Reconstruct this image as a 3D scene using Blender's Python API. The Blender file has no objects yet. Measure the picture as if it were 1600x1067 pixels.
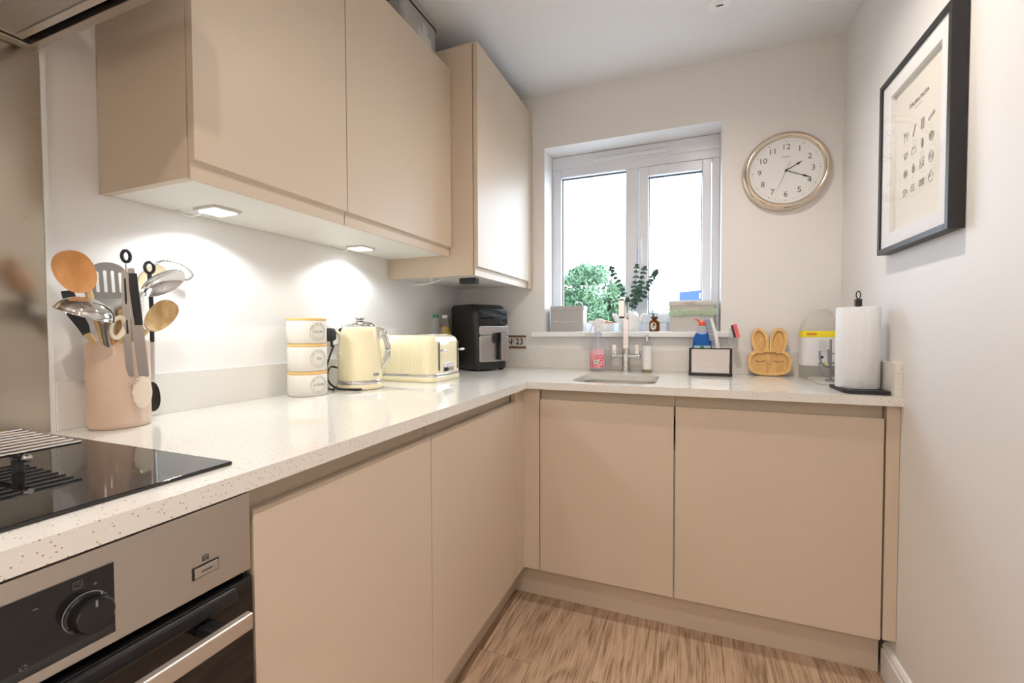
import bpy, bmesh, math, random
from mathutils import Vector, Matrix
PI = math.pi
random.seed(7)
scene = bpy.context.scene
col = scene.collection

# ------------------------------------------------------------------ camera
cam_d = bpy.data.cameras.new('camera'); cam = bpy.data.objects.new('camera', cam_d); col.objects.link(cam)
yaw, pitch, roll = math.radians(21.8429), math.radians(1.5563), math.radians(-0.1906)
F = Vector((-math.sin(yaw)*math.cos(pitch), math.cos(yaw)*math.cos(pitch), -math.sin(pitch)))
Rr = Vector((math.cos(yaw), math.sin(yaw), 0)); U = Rr.cross(F)
R2 = Rr*math.cos(roll)+U*math.sin(roll); U2 = U*math.cos(roll)-Rr*math.sin(roll)
M = Matrix((R2, U2, -F)).transposed().to_4x4(); M.translation = Vector((1.2164, -2.2893, 1.1163))
cam.matrix_world = M
cam_d.sensor_fit = 'HORIZONTAL'; cam_d.sensor_width = 36; cam_d.lens = 36*700.87/1600
cam_d.shift_x = 3.37/1600; cam_d.shift_y = 0.3/1600; cam_d.clip_start = 0.02; cam_d.clip_end = 200
scene.camera = cam

# ------------------------------------------------------------------ world, exposure, lights
vs = scene.view_settings; vs.view_transform = 'Standard'; vs.look = 'None'; vs.gamma = 1; vs.use_curve_mapping = False
vs.exposure = -0.17
w = bpy.data.worlds.new('overcast_sky'); scene.world = w; w.use_nodes = True
bg = w.node_tree.nodes['Background']; bg.inputs[0].default_value = (0.74, 0.87, 1.0, 1); bg.inputs[1].default_value = 12

def add_light(name, typ, loc, energy, color, rot=(0, 0, 0), **k):
    l = bpy.data.lights.new(name, typ); l.energy = energy; l.color = color
    for a, b in k.items(): setattr(l, a, b)
    o = bpy.data.objects.new(name, l); o.location = loc; o.rotation_euler = rot; col.objects.link(o); return o
WARM = (1.0, 0.895, 0.80)
DOWNLIGHTS = [(1.27, -0.90), (1.27, -2.45), (1.27, -3.9), (0.2, -3.9), (2.6, -3.9)]  # last three are unseen, added behind the camera as fill light
for (x, y) in DOWNLIGHTS:
    e = 45 if y > -1 else (52 if y > -3 else 95)
    add_light('downlight_lamp', 'SPOT', (x, y, 2.325), e, WARM, spot_size=math.radians(158), spot_blend=1.0, shadow_soft_size=0.022)
LEDS = [(0.11, -1.505), (0.09, -0.955)]
for (x, y) in LEDS:
    add_light('under_cabinet_lamp', 'SPOT', (x, y, 1.4035), 5.6, (0.94, 1.0, 1.0), spot_size=math.radians(146), spot_blend=0.38, shadow_soft_size=0.02)
win_l = add_light('window_skylight', 'AREA', (0.925, 0.42, 1.62), 16, (0.76, 0.88, 1.0), rot=(math.radians(90), 0, 0), shape='RECTANGLE', size=0.85, size_y=0.95)
win_l.data.cycles.is_portal = True

# ------------------------------------------------------------------ materials
def mat(name, color, rough=0.5, metal=0.0, **k):
    m = bpy.data.materials.new(name); m.use_nodes = True
    b = m.node_tree.nodes['Principled BSDF']
    b.inputs['Base Color'].default_value = (*color, 1); b.inputs['Roughness'].default_value = rough; b.inputs['Metallic'].default_value = metal
    for a, v in k.items(): b.inputs[a.replace('_', ' ')].default_value = v
    return m
def nodes(m): return m.node_tree.nodes, m.node_tree.links, m.node_tree.nodes['Principled BSDF']
def noise_bump(m, scale, strength, dist=0.002, detail=3):
    n, l, b = nodes(m)
    tc = n.new('ShaderNodeTexCoord'); t = n.new('ShaderNodeTexNoise'); t.inputs['Scale'].default_value = scale; t.inputs['Detail'].default_value = detail
    bp = n.new('ShaderNodeBump'); bp.inputs['Strength'].default_value = strength; bp.inputs['Distance'].default_value = dist
    l.new(tc.outputs['Object'], t.inputs['Vector']); l.new(t.outputs[0], bp.inputs['Height']); l.new(bp.outputs[0], b.inputs['Normal']); return m
def vary(m, c1, c2, scale, stretch=(1, 1, 1), lo=0.35, hi=0.65, detail=4, coord='Object'):
    n, l, b = nodes(m)
    tc = n.new('ShaderNodeTexCoord'); mp = n.new('ShaderNodeMapping'); mp.inputs['Scale'].default_value = stretch
    t = n.new('ShaderNodeTexNoise'); t.inputs['Scale'].default_value = scale; t.inputs['Detail'].default_value = detail
    r = n.new('ShaderNodeValToRGB'); r.color_ramp.elements[0].position = lo; r.color_ramp.elements[1].position = hi
    r.color_ramp.elements[0].color = (*c1, 1); r.color_ramp.elements[1].color = (*c2, 1)
    l.new(tc.outputs[coord], mp.inputs[0]); l.new(mp.outputs[0], t.inputs['Vector']); l.new(t.outputs[0], r.inputs[0]); l.new(r.outputs[0], b.inputs['Base Color']); return m

WALL = noise_bump(mat('white_wall_paint', (0.80, 0.785, 0.775), 0.6), 180, 0.05)
CEIL = mat('white_ceiling_paint', (0.80, 0.81, 0.82), 0.8)
REV = mat('white_gloss_trim', (0.85, 0.86, 0.87), 0.35)
CAB = noise_bump(mat('cashmere_lacquer', (0.60, 0.50, 0.39), 0.42), 300, 0.02)
CAB.node_tree.nodes['Principled BSDF'].inputs['Specular IOR Level'].default_value = 0.35
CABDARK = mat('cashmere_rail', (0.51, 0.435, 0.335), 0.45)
CARC = mat('white_carcass_melamine', (0.78, 0.77, 0.73), 0.45)
STEEL = mat('brushed_steel', (0.60, 0.57, 0.53), 0.3, 1.0)
CHROME = mat('chrome', (0.66, 0.655, 0.66), 0.06, 1.0)
SATIN = mat('satin_aluminium', (0.74, 0.70, 0.66), 0.35, 1.0)
BLACKP = mat('black_plastic', (0.012, 0.012, 0.014), 0.35)
BLACKM = mat('matt_black_metal', (0.012, 0.012, 0.013), 0.5)
BLACKG = mat('black_ceramic_glass', (0.008, 0.008, 0.009), 0.04)
BLACKG.node_tree.nodes['Principled BSDF'].inputs['Specular IOR Level'].default_value = 0.6
CREAM = mat('cream_enamel', (0.86, 0.78, 0.53), 0.12)
CREAM.node_tree.nodes['Principled BSDF'].inputs['Coat Weight'].default_value = 0.5
WHITEP = mat('white_plastic', (0.84, 0.84, 0.84), 0.3)
UPVC = mat('white_upvc', (0.76, 0.79, 0.85), 0.25)
GREYM = mat('grey_enamel_tin', (0.44, 0.43, 0.42), 0.4)
GREYL = mat('light_grey_plastic', (0.56, 0.55, 0.52), 0.4)
RUBBER = mat('dark_rubber', (0.03, 0.03, 0.03), 0.7)
PINKC = mat('pale_pink_ceramic', (0.57, 0.42, 0.32), 0.15)
STONE = mat('off_white_stoneware', (0.76, 0.73, 0.66), 0.45)
BAMBOO = vary(mat('bamboo', (0.7, 0.45, 0.18), 0.42), (0.68, 0.40, 0.13), (0.80, 0.53, 0.22), 9, (14, 14, 1.5))
BAMBOOD = vary(mat('bamboo_recess', (0.6, 0.36, 0.12), 0.45), (0.60, 0.33, 0.10), (0.74, 0.46, 0.18), 9, (16, 16, 1.5))
BAND = mat('light_wood_band', (0.78, 0.50, 0.18), 0.45)
WOOD1 = vary(mat('orange_beech', (0.60, 0.29, 0.10), 0.42), (0.56, 0.26, 0.085), (0.68, 0.34, 0.13), 14, (3, 3, 1))
WOOD2 = vary(mat('olive_wood', (0.5, 0.32, 0.14), 0.45), (0.42, 0.27, 0.11), (0.60, 0.42, 0.20), 22, (3, 3, 1))
WOOD3 = mat('pale_wood', (0.62, 0.44, 0.22), 0.5)
WHITEC = noise_bump(mat('white_textured_ceramic', (0.82, 0.81, 0.78), 0.35), 90, 0.4, 0.004)
INK = mat('dark_ink', (0.03, 0.03, 0.035), 0.6)
INKG = mat('grey_ink', (0.20, 0.20, 0.20), 0.6)
PAPER = mat('cream_paper', (0.80, 0.76, 0.68), 0.8)
MOUNT = mat('white_mount_board', (0.84, 0.84, 0.84), 0.8)
LEAF = mat('eucalyptus_leaf', (0.035, 0.095, 0.065), 0.5)
SOIL = mat('twig_brown', (0.08, 0.05, 0.03), 0.7)
RED = mat('red_plastic', (0.85, 0.10, 0.04), 0.35)
PINK = mat('pink_sponge', (0.80, 0.16, 0.17), 0.8)
YEL = mat('yellow_label', (0.92, 0.76, 0.02), 0.5)
GREENCAP = mat('green_plastic', (0.01, 0.20, 0.12), 0.4)
BLUE = mat('blue_board', (0.002, 0.028, 0.16), 0.6)
GREYRACK = mat('grey_rack_plastic', (0.27, 0.27, 0.30), 0.45)
BRASS = mat('champagne_metal', (0.72, 0.63, 0.52), 0.16, 1.0)
LABELW = mat('white_label', (0.85, 0.84, 0.82), 0.6)
SILVERB = mat('silver_band', (0.75, 0.74, 0.72), 0.2, 1.0)
GROUT = mat('white_sealant', (0.78, 0.79, 0.77), 0.5)
TERRA = mat('orange_brown_soap', (0.55, 0.22, 0.08), 0.6)

def clear(name, color=(1, 1, 1), rough=0.03, ior=1.3, opaque=0.0, spec=1.0):
    """thin clear plastic or glass: mostly see-through with a fresnel gloss"""
    m = bpy.data.materials.new(name); m.use_nodes = True; n = m.node_tree.nodes; l = m.node_tree.links
    for x in list(n):
        if x.type != 'OUTPUT_MATERIAL': n.remove(x)
    out = [x for x in n if x.type == 'OUTPUT_MATERIAL'][0]
    tr = n.new('ShaderNodeBsdfTransparent'); tr.inputs[0].default_value = (*color, 1)
    gl = n.new('ShaderNodeBsdfGlossy'); gl.inputs['Roughness'].default_value = rough
    fr = n.new('ShaderNodeFresnel'); fr.inputs[0].default_value = ior
    mx = n.new('ShaderNodeMixShader'); ge = n.new('ShaderNodeNewGeometry'); inv = n.new('ShaderNodeMath'); inv.operation = 'SUBTRACT'; inv.inputs[0].default_value = 1; l.new(ge.outputs['Backfacing'], inv.inputs[1])
    mu = n.new('ShaderNodeMath'); mu.operation = 'MULTIPLY'; l.new(fr.outputs[0], mu.inputs[0]); l.new(inv.outputs[0], mu.inputs[1]); l.new(mu.outputs[0], mx.inputs[0]); l.new(tr.outputs[0], mx.inputs[1]); l.new(gl.outputs[0], mx.inputs[2])
    last = mx
    if opaque > 0:
        df = n.new('ShaderNodeBsdfDiffuse'); df.inputs[0].default_value = (*color, 1)
        m2 = n.new('ShaderNodeMixShader'); m2.inputs[0].default_value = opaque
        l.new(mx.outputs[0], m2.inputs[1]); l.new(df.outputs[0], m2.inputs[2]); last = m2
    l.new(last.outputs[0], out.inputs[0]); return m
GLASS = clear('window_glass', (0.97, 0.99, 1.0), 0.0, 1.35)
PICGLASS = clear('picture_glass', (1, 1, 1), 0.0, 1.5)
CLEARP = clear('clear_plastic', (0.90, 0.90, 0.92), 0.08, 1.35, 0.10)
MILKP = clear('milky_plastic', (0.90, 0.89, 0.86), 0.25, 1.25, 0.34)
OIL = clear('golden_oil', (0.85, 0.60, 0.03), 0.05, 1.4, 0.6)
BLUELIQ = clear('blue_liquid', (0.0, 0.11, 0.42), 0.08, 1.25, 0.95)
AMBER = clear('amber_glass', (0.30, 0.09, 0.01), 0.05, 1.5, 0.45)
YELLIQ = clear('pale_yellow_liquid', (0.75, 0.70, 0.30), 0.08, 1.35, 0.35)
CLEARB = clear('clear_blue_bottle', (0.93, 0.95, 1.0), 0.08, 1.25, 0.02)
BAGP = clear('green_tinted_film', (0.80, 0.90, 0.76), 0.15, 1.5, 0.32)

def quartz(name, c, fleck):
    m = mat(name, c, 0.09); n, l, b = nodes(m)
    tc = n.new('ShaderNodeTexCoord')
    prev = None
    base = n.new('ShaderNodeRGB'); base.outputs[0].default_value = (*c, 1); prev = base.outputs[0]
    for sc, th, cc in ((190, 0.17, fleck), (330, 0.19, (fleck[0]*1.4, fleck[1]*1.4, fleck[2]*1.4)), (110, 0.10, (fleck[0]*.8, fleck[1]*.75, fleck[2]*.7)), (240, 0.16, (0.82, 0.81, 0.77))):
        v = n.new('ShaderNodeTexVoronoi'); v.inputs['Scale'].default_value = sc; l.new(tc.outputs['Object'], v.inputs['Vector'])
        sep = n.new('ShaderNodeSeparateColor'); l.new(v.outputs['Color'], sep.inputs[0])
        mth = n.new('ShaderNodeMath'); mth.operation = 'MULTIPLY'; mth.inputs[1].default_value = th*3.6; l.new(sep.outputs[0], mth.inputs[0])
        p = n.new('ShaderNodeMath'); p.operation = 'SUBTRACT'; l.new(mth.outputs[0], p.inputs[0]); p.inputs[1].default_value = th*2.0
        lt = n.new('ShaderNodeMath'); lt.operation = 'LESS_THAN'; l.new(v.outputs['Distance'], lt.inputs[0]); l.new(p.outputs[0], lt.inputs[1])
        mx = n.new('ShaderNodeMix'); mx.data_type = 'RGBA'; l.new(lt.outputs[0], mx.inputs[0]); l.new(prev, mx.inputs[6]); mx.inputs[7].default_value = (*cc, 1); prev = mx.outputs[2]
    l.new(prev, b.inputs['Base Color']); return m
QUARTZ = quartz('white_quartz', (0.745, 0.725, 0.685), (0.38, 0.29, 0.20))

def brushed(name, c, rough, axis, patch=0.0):
    m = mat(name, c, rough, 1.0); n, l, b = nodes(m)
    tc = n.new('ShaderNodeTexCoord'); mp = n.new('ShaderNodeMapping'); mp.inputs['Scale'].default_value = axis
    t = n.new('ShaderNodeTexNoise'); t.inputs['Scale'].default_value = 1; t.inputs['Detail'].default_value = 3
    mr = n.new('ShaderNodeMapRange'); mr.inputs[3].default_value = rough-(0.02 if patch else 0.06); mr.inputs[4].default_value = rough+(0.02 if patch else 0.08)
    l.new(tc.outputs['Object'], mp.inputs[0]); l.new(mp.outputs[0], t.inputs['Vector']); l.new(t.outputs[0], mr.inputs[0])
    if patch:
        t2 = n.new('ShaderNodeTexNoise'); t2.inputs['Scale'].default_value = 3.5; t2.inputs['Detail'].default_value = 2; t2.inputs['Distortion'].default_value = 1.5
        l.new(tc.outputs['Object'], t2.inputs['Vector'])
        ad = n.new('ShaderNodeMath'); ad.operation = 'MULTIPLY_ADD'; ad.inputs[1].default_value = patch; l.new(t2.outputs[0], ad.inputs[0]); l.new(mr.outputs[0], ad.inputs[2]); l.new(ad.outputs[0], b.inputs['Roughness'])
    else: l.new(mr.outputs[0], b.inputs['Roughness'])
    bp = n.new('ShaderNodeBump'); bp.inputs['Strength'].default_value = 0.03; bp.inputs['Distance'].default_value = 0.0003
    l.new(t.outputs[0], bp.inputs['Height']); l.new(bp.outputs[0], b.inputs['Normal']); return m
BRUSH_Y = brushed('brushed_steel_horizontal', (0.60, 0.565, 0.52), 0.30, (900, 4, 900))
SPLASH = brushed('worn_brushed_splashback_steel', (0.44, 0.39, 0.32), 0.13, (200, 3, 260), 0.22)
FRYSTEEL = mat('fryer_brushed_steel', (0.62, 0.60, 0.59), 0.27, 1.0)
FRYSTEEL.node_tree.nodes['Principled BSDF'].inputs['Anisotropic'].default_value = 0.6

def planks():
    m = mat('oak_effect_planks', (0.3, 0.2, 0.14), 0.42); n, l, b = nodes(m)
    tc = n.new('ShaderNodeTexCoord'); mp = n.new('ShaderNodeMapping'); mp.inputs['Rotation'].default_value = (0, 0, PI/2); mp.inputs['Location'].default_value = (0.3, 0.07, 0)
    l.new(tc.outputs['Object'], mp.inputs[0])
    br = n.new('ShaderNodeTexBrick'); br.inputs['Scale'].default_value = 1; br.offset = 0.37
    br.inputs['Brick Width'].default_value = 1.2; br.inputs['Row Height'].default_value = 0.20; br.inputs['Mortar Size'].default_value = 0.0007
    br.inputs['Color1'].default_value = (0.0, 0, 0, 1); br.inputs['Color2'].default_value = (1, 1, 1, 1); br.inputs['Mortar'].default_value = (0.5, 0.5, 0.5, 1)
    l.new(mp.outputs[0], br.inputs['Vector'])
    # grain
    addv = n.new('ShaderNodeVectorMath'); addv.operation = 'MULTIPLY_ADD'; l.new(br.outputs['Color'], addv.inputs[0]); addv.inputs[1].default_value = (3.1, 7.7, 1.3); l.new(tc.outputs['Object'], addv.inputs[2])
    m2 = n.new('ShaderNodeMapping'); m2.inputs['Scale'].default_value = (6, 0.9, 1); l.new(addv.outputs[0], m2.inputs[0])
    wv = n.new('ShaderNodeTexNoise'); wv.inputs['Scale'].default_value = 1.0; wv.inputs['Detail'].default_value = 2; wv.inputs['Distortion'].default_value = 0.8; l.new(m2.outputs[0], wv.inputs['Vector'])
    mu = n.new('ShaderNodeMath'); mu.operation = 'MULTIPLY'; mu.inputs[1].default_value = 60; l.new(wv.outputs[0], mu.inputs[0])
    sn = n.new('ShaderNodeMath'); sn.operation = 'SINE'; l.new(mu.outputs[0], sn.inputs[0])
    m3 = n.new('ShaderNodeMapping'); m3.inputs['Scale'].default_value = (230, 9, 1); l.new(addv.outputs[0], m3.inputs[0])
    fn = n.new('ShaderNodeTexNoise'); fn.inputs['Scale'].default_value = 1; fn.inputs['Detail'].default_value = 4; l.new(m3.outputs[0], fn.inputs['Vector'])
    cmb = n.new('ShaderNodeMath'); cmb.operation = 'MULTIPLY_ADD'; cmb.inputs[1].default_value = 0.085; l.new(sn.outputs[0], cmb.inputs[0]); l.new(fn.outputs[0], cmb.inputs[2])
    r = n.new('ShaderNodeValToRGB'); e = r.color_ramp.elements
    e[0].position = 0.30; e[0].color = (0.25, 0.165, 0.105, 1); e[1].position = 0.68; e[1].color = (0.64, 0.46, 0.32, 1)
    k = r.color_ramp.elements.new(0.46); k.color = (0.47, 0.325, 0.22, 1)
    l.new(cmb.outputs[0], r.inputs[0])
    hs = n.new('ShaderNodeMix'); hs.data_type = 'RGBA'; hs.blend_type = 'MULTIPLY'; hs.inputs[0].default_value = 1
    tn = n.new('ShaderNodeValToRGB'); tn.color_ramp.elements[0].color = (0.93, 0.93, 0.93, 1); tn.color_ramp.elements[1].color = (1.04, 1.03, 1.02, 1)
    l.new(br.outputs['Color'], tn.inputs[0]); l.new(r.outputs[0], hs.inputs[6]); l.new(tn.outputs[0], hs.inputs[7])
    mo = n.new('ShaderNodeMix'); mo.data_type = 'RGBA'; l.new(br.outputs['Fac'], mo.inputs[0]); l.new(hs.outputs[2], mo.inputs[6]); mo.inputs[7].default_value = (0.10, 0.065, 0.04, 1)
    l.new(mo.outputs[2], b.inputs['Base Color'])
    bp = n.new('ShaderNodeBump'); bp.inputs['Strength'].default_value = 0.15; bp.inputs['Distance'].default_value = 0.001; l.new(cmb.outputs[0], bp.inputs['Height']); l.new(bp.outputs[0], b.inputs['Normal'])
    return m
FLOOR = planks()

def towel_mat():
    m = mat('quilted_paper_towel', (0.87, 0.89, 0.92), 0.9); n, l, b = nodes(m)
    tc = n.new('ShaderNodeTexCoord')
    sep = n.new('ShaderNodeSeparateXYZ'); l.new(tc.outputs['Object'], sep.inputs[0])
    at = n.new('ShaderNodeMath'); at.operation = 'ARCTAN2'; l.new(sep.outputs[1], at.inputs[0]); l.new(sep.outputs[0], at.inputs[1])
    sc = n.new('ShaderNodeMath'); sc.operation = 'MULTIPLY'; sc.inputs[1].default_value = 0.06; l.new(at.outputs[0], sc.inputs[0])
    # herringbone: |frac(u*k)-.5| + v
    a = n.new('ShaderNodeMath'); a.operation = 'PINGPONG'; a.inputs[1].default_value = 0.013; l.new(sc.outputs[0], a.inputs[0])
    s = n.new('ShaderNodeMath'); s.operation = 'ADD'; l.new(a.outputs[0], s.inputs[0]); l.new(sep.outputs[2], s.inputs[1])
    f = n.new('ShaderNodeMath'); f.operation = 'MULTIPLY'; f.inputs[1].default_value = 2*PI/0.0056; l.new(s.outputs[0], f.inputs[0])
    sn = n.new('ShaderNodeMath'); sn.operation = 'SINE'; l.new(f.outputs[0], sn.inputs[0])
    bp = n.new('ShaderNodeBump'); bp.inputs['Strength'].default_value = 0.5; bp.inputs['Distance'].default_value = 0.0016; l.new(sn.outputs[0], bp.inputs['Height']); l.new(bp.outputs[0], b.inputs['Normal'])
    return m
TOWEL = towel_mat()

def emit(name, c, s):
    m = mat(name, (0.9, 0.9, 0.9), 0.5); b = m.node_tree.nodes['Principled BSDF']
    b.inputs['Emission Color'].default_value = (*c, 1); b.inputs['Emission Strength'].default_value = s; return m
LEDFACE = emit('lit_led_diffuser', (0.97, 1, 0.97), 9)
DOWNFACE = emit('lit_downlight_lens', WARM, 14)

# ------------------------------------------------------------------ mesh helpers
OFF = {}
class S:
    def __init__(s): s.v = []; s.f = []
    def add(s, vs_, fs):
        n = len(s.v); s.v += [Vector(a) for a in vs_]; s.f += [tuple(i+n for i in f) for f in fs]; return s
    def box(s, x0, x1, y0, y1, z0, z1):
        v = [(x, y, z) for z in (z0, z1) for y in (y0, y1) for x in (x0, x1)]
        return s.add(v, [(0, 2, 3, 1), (4, 5, 7, 6), (0, 1, 5, 4), (2, 6, 7, 3), (0, 4, 6, 2), (1, 3, 7, 5)])
    def prism(s, poly, axis, a, b):
        """poly = 2D points; axis 'x': (y,z); 'y': (x,z); 'z': (x,y)"""
        def P(p, t): return {'x': (t, p[0], p[1]), 'y': (p[0], t, p[1]), 'z': (p[0], p[1], t)}[axis]
        n = len(poly); v = [P(p, a) for p in poly]+[P(p, b) for p in poly]
        return s.add(v, [tuple(range(n-1, -1, -1)), tuple(range(n, 2*n))]+[(i, (i+1) % n, (i+1) % n+n, i+n) for i in range(n)])
    def loft(s, rings, cap0=True, cap1=True):
        n = len(rings[0]); v = [p for r in rings for p in r]; f = []
        for k in range(len(rings)-1):
            for i in range(n): f.append((k*n+i, k*n+(i+1) % n, (k+1)*n+(i+1) % n, (k+1)*n+i))
        if cap0: f.append(tuple(range(n-1, -1, -1)))
        if cap1: f.append(tuple((len(rings)-1)*n+i for i in range(n)))
        return s.add(v, f)
    def lathe(s, prof, c=(0, 0, 0), seg=40, axis=(0, 0, 1), sx=1, sy=1, cap0=True, cap1=True):
        """prof = [(r,h)...] around axis through c"""
        q = Vector((0, 0, 1)).rotation_difference(Vector(axis)); c = Vector(c)
        rings = [[c+q @ Vector((r*sx*math.cos(2*PI*i/seg), r*sy*math.sin(2*PI*i/seg), h)) for i in range(seg)] for r, h in prof]
        return s.loft(rings, cap0, cap1)
    def tube(s, pts, r, seg=10, flat=1.0, closed=False, up=None):
        pts = [Vector(p) for p in pts]; n = len(pts); rings = []; pu = None
        for i, p in enumerate(pts):
            if closed: d = pts[(i+1) % n]-pts[i-1]
            else: d = pts[min(i+1, n-1)]-pts[max(i-1, 0)]
            d.normalize()
            if up is not None: a = d.cross(Vector(up))
            elif pu is None: a = d.cross(Vector((0, 0, 1)) if abs(d.z) < 0.9 else Vector((1, 0, 0)))
            else: a = pu-d*pu.dot(d)
            a.normalize(); pu = a; b = d.cross(a); rr = r[i] if isinstance(r, (list, tuple)) else r
            rings.append([p+a*(rr*math.cos(2*PI*k/seg))+b*(rr*flat*math.sin(2*PI*k/seg)) for k in range(seg)])
        if closed:
            m = seg; v = [p for rg in rings for p in rg]; f = []
            for k in range(n):
                k2 = (k+1) % n
                for i in range(m): f.append((k*m+i, k*m+(i+1) % m, k2*m+(i+1) % m, k2*m+i))
            return s.add(v, f)
        return s.loft(rings)
    def rbox(s, x0, x1, y0, y1, z0, z1, r, seg=6, taper=0):
        """box with rounded vertical corners; taper insets the top"""
        rings = []
        for z, t in ((z0, 0), (z1, taper)): rings.append([(x, y, z) for x, y in rrect(x0+t, x1-t, y0+t, y1-t, r, seg)])
        return s.loft(rings)
    def xf(s, m): s.v = [m @ p for p in s.v]; return s
    def obj(s, name, m, parent=None, smooth=35, bevel=0, bseg=2, label=None):
        me = bpy.data.meshes.new(name); off = OFF.get(parent, Vector()) if parent else Vector()
        me.from_pydata([tuple(p-off) for p in s.v], [], s.f); me.validate()
        bm = bmesh.new(); bm.from_mesh(me); bmesh.ops.recalc_face_normals(bm, faces=bm.faces); bm.to_mesh(me); bm.free()
        for mm in (m if isinstance(m, (list, tuple)) else [m]): me.materials.append(mm)
        if smooth:
            me.polygons.foreach_set('use_smooth', [True]*len(me.polygons)); me.set_sharp_from_angle(angle=math.radians(smooth))
        o = bpy.data.objects.new(name, me); col.objects.link(o)
        if parent: o.parent = parent; OFF[o] = off
        if bevel:
            b = o.modifiers.new('bevel', 'BEVEL'); b.width = bevel; b.segments = bseg; b.limit_method = 'ANGLE'; b.angle_limit = math.radians(40); b.harden_normals = False
        if label: o['label'] = label
        return o
def rrect(x0, x1, y0, y1, r, seg=6):
    p = []
    for cx, cy, a in ((x1-r, y1-r, 0), (x0+r, y1-r, PI/2), (x0+r, y0+r, PI), (x1-r, y0+r, 1.5*PI)):
        for i in range(seg+1): t = a+PI/2*i/seg; p.append((cx+r*math.cos(t), cy+r*math.sin(t)))
    return p
def thing(name, label, cat, loc=(0, 0, 0), group=None, rz=None):
    """rz None: parts are given in world coordinates; else in the thing's own"""
    o = bpy.data.objects.new(name, None); o.empty_display_size = 0.05; col.objects.link(o); o.location = loc
    o['label'] = label; o['category'] = cat
    if group: o['group'] = group
    OFF[o] = Vector(loc) if rz is None else Vector()
    if rz is not None: o.rotation_euler = (0, 0, rz)
    return o
def tag(o, label, cat, group=None):
    o['label'] = label; o['category'] = cat
    if group: o['group'] = group
    return o
def struct(o): o['kind'] = 'structure'; return o
def text_shape(body, size, M_, depth=0.0002, align='CENTER', wrap=None, bold=0.0):
    """letters as a mesh; M_ maps text plane (x right, y up, z out) to world"""
    c = bpy.data.curves.new('t', 'FONT'); c.body = body; c.size = size; c.align_x = align; c.align_y = 'CENTER'; c.extrude = depth; c.resolution_u = 3; c.offset = bold
    o = bpy.data.objects.new('t', c); col.objects.link(o); dg = bpy.context.evaluated_depsgraph_get(); dg.update()
    me = bpy.data.meshes.new_from_object(o.evaluated_get(dg)); s = S()
    pts = [v.co.copy() for v in me.vertices]
    if wrap: pts = [wrap(p) for p in pts]
    s.add([M_ @ p for p in pts], [tuple(p.vertices) for p in me.polygons])
    bpy.data.objects.remove(o); bpy.data.curves.remove(c); bpy.data.meshes.remove(me); return s
def frame_m(o, x, y):
    x = Vector(x).normalized(); y = Vector(y).normalized(); z = x.cross(y); m = Matrix((x, y, z)).transposed().to_4x4(); m.translation = Vector(o); return m
def bez(p0, p1, p2, p3, n=12):
    p0, p1, p2, p3 = map(Vector, (p0, p1, p2, p3))
    return [p0*(1-t)**3+p1*3*t*(1-t)**2+p2*3*t*t*(1-t)+p3*t**3 for t in [i/n for i in range(n+1)]]
def smoothpts(pts, n=6):
    P = [Vector(p) for p in pts]; out = []
    for i in range(len(P)-1):
        a = P[max(i-1, 0)]; b = P[i]; c = P[i+1]; d = P[min(i+2, len(P)-1)]
        for k in range(n):
            t = k/n; out.append(0.5*((2*b)+(-a+c)*t+(2*a-5*b+4*c-d)*t*t+(-a+3*b-3*c+d)*t**3))
    out.append(P[-1]); return out
#BODY

# ================================================================== THE SETTING
W = 1.81; H = 2.345; YB = -4.6            # right wall, ceiling, wall behind the camera
WX0, WX1, WZ0, WZ1 = 0.499, 1.349, 1.104, 2.069
struct(S().box(-0.1, 3.6, YB-0.1, 0.3, -0.1, 0).obj('floor', FLOOR, smooth=0))
struct(S().box(-0.1, 3.6, YB-0.1, 0.3, H, H+0.1).obj('ceiling', CEIL, smooth=0))
struct(S().box(-0.1, 0, YB, 0.3, 0, H).obj('wall_left', WALL, smooth=0))
wb = S()
wb.box(0, WX0, 0, 0.3, 0, H).box(WX1, W, 0, 0.3, 0, H).box(WX0, WX1, 0, 0.3, 0, WZ0-0.03).box(WX0, WX1, 0, 0.3, WZ1, H)
struct(wb.obj('wall_back', WALL, smooth=0))
struct(S().box(W, W+0.1, -2.75, 0.3, 0, H).box(W, 3.5, -2.85, -2.75, 0, H).obj('wall_right', WALL, smooth=0))
struct(S().box(3.5, 3.6, YB, -2.75, 0, H).obj('wall_side', WALL, smooth=0))
struct(S().box(-0.1, 3.6, YB-0.1, YB, 0, H).obj('wall_front', WALL, smooth=0))
sk = S(); prof = [(W, 0), (W-0.015, 0), (W-0.015, 0.085), (W-0.0115, 0.0895), (W-0.0115, 0.0985), (W-0.006, 0.108), (W, 0.110)]
sk.prism(prof, 'y', -2.75, -0.531)
struct(sk.obj('baseboard_right', REV, smooth=0))

# window: frame, opening sash, glass, vent, handle, board
win = bpy.data.objects.new('window_1', None); col.objects.link(win); win.location = (0.924, 0.15, WZ0); struct(win)
OFF[win] = Vector(win.location)
FY0, FY1 = 0.15, 0.215
fr = S()
fr.box(WX0, 0.549, FY0, FY1, WZ0, WZ1).box(0.549, WX1, FY0, FY1, 1.955, WZ1).box(0.549, WX1, FY0, FY1, WZ0, 1.150)
fr.box(0.899, 0.964, FY0, FY1, 1.150, 1.955).box(1.314, WX1, FY0, FY1, 1.150, 1.955)
fro = fr.obj('window_frame', UPVC, win, smooth=0, bevel=0.003)
S().box(WX0, WX1, FY0-0.006, FY0, 1.998, WZ1-0.002).obj('frame_extension', UPVC, win, smooth=0, bevel=0.003)
v = S().box(0.731, 1.112, FY0-0.016, FY0-0.006, 2.012, 2.036).obj('trickle_vent', UPVC, win, smooth=0, bevel=0.004)
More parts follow.
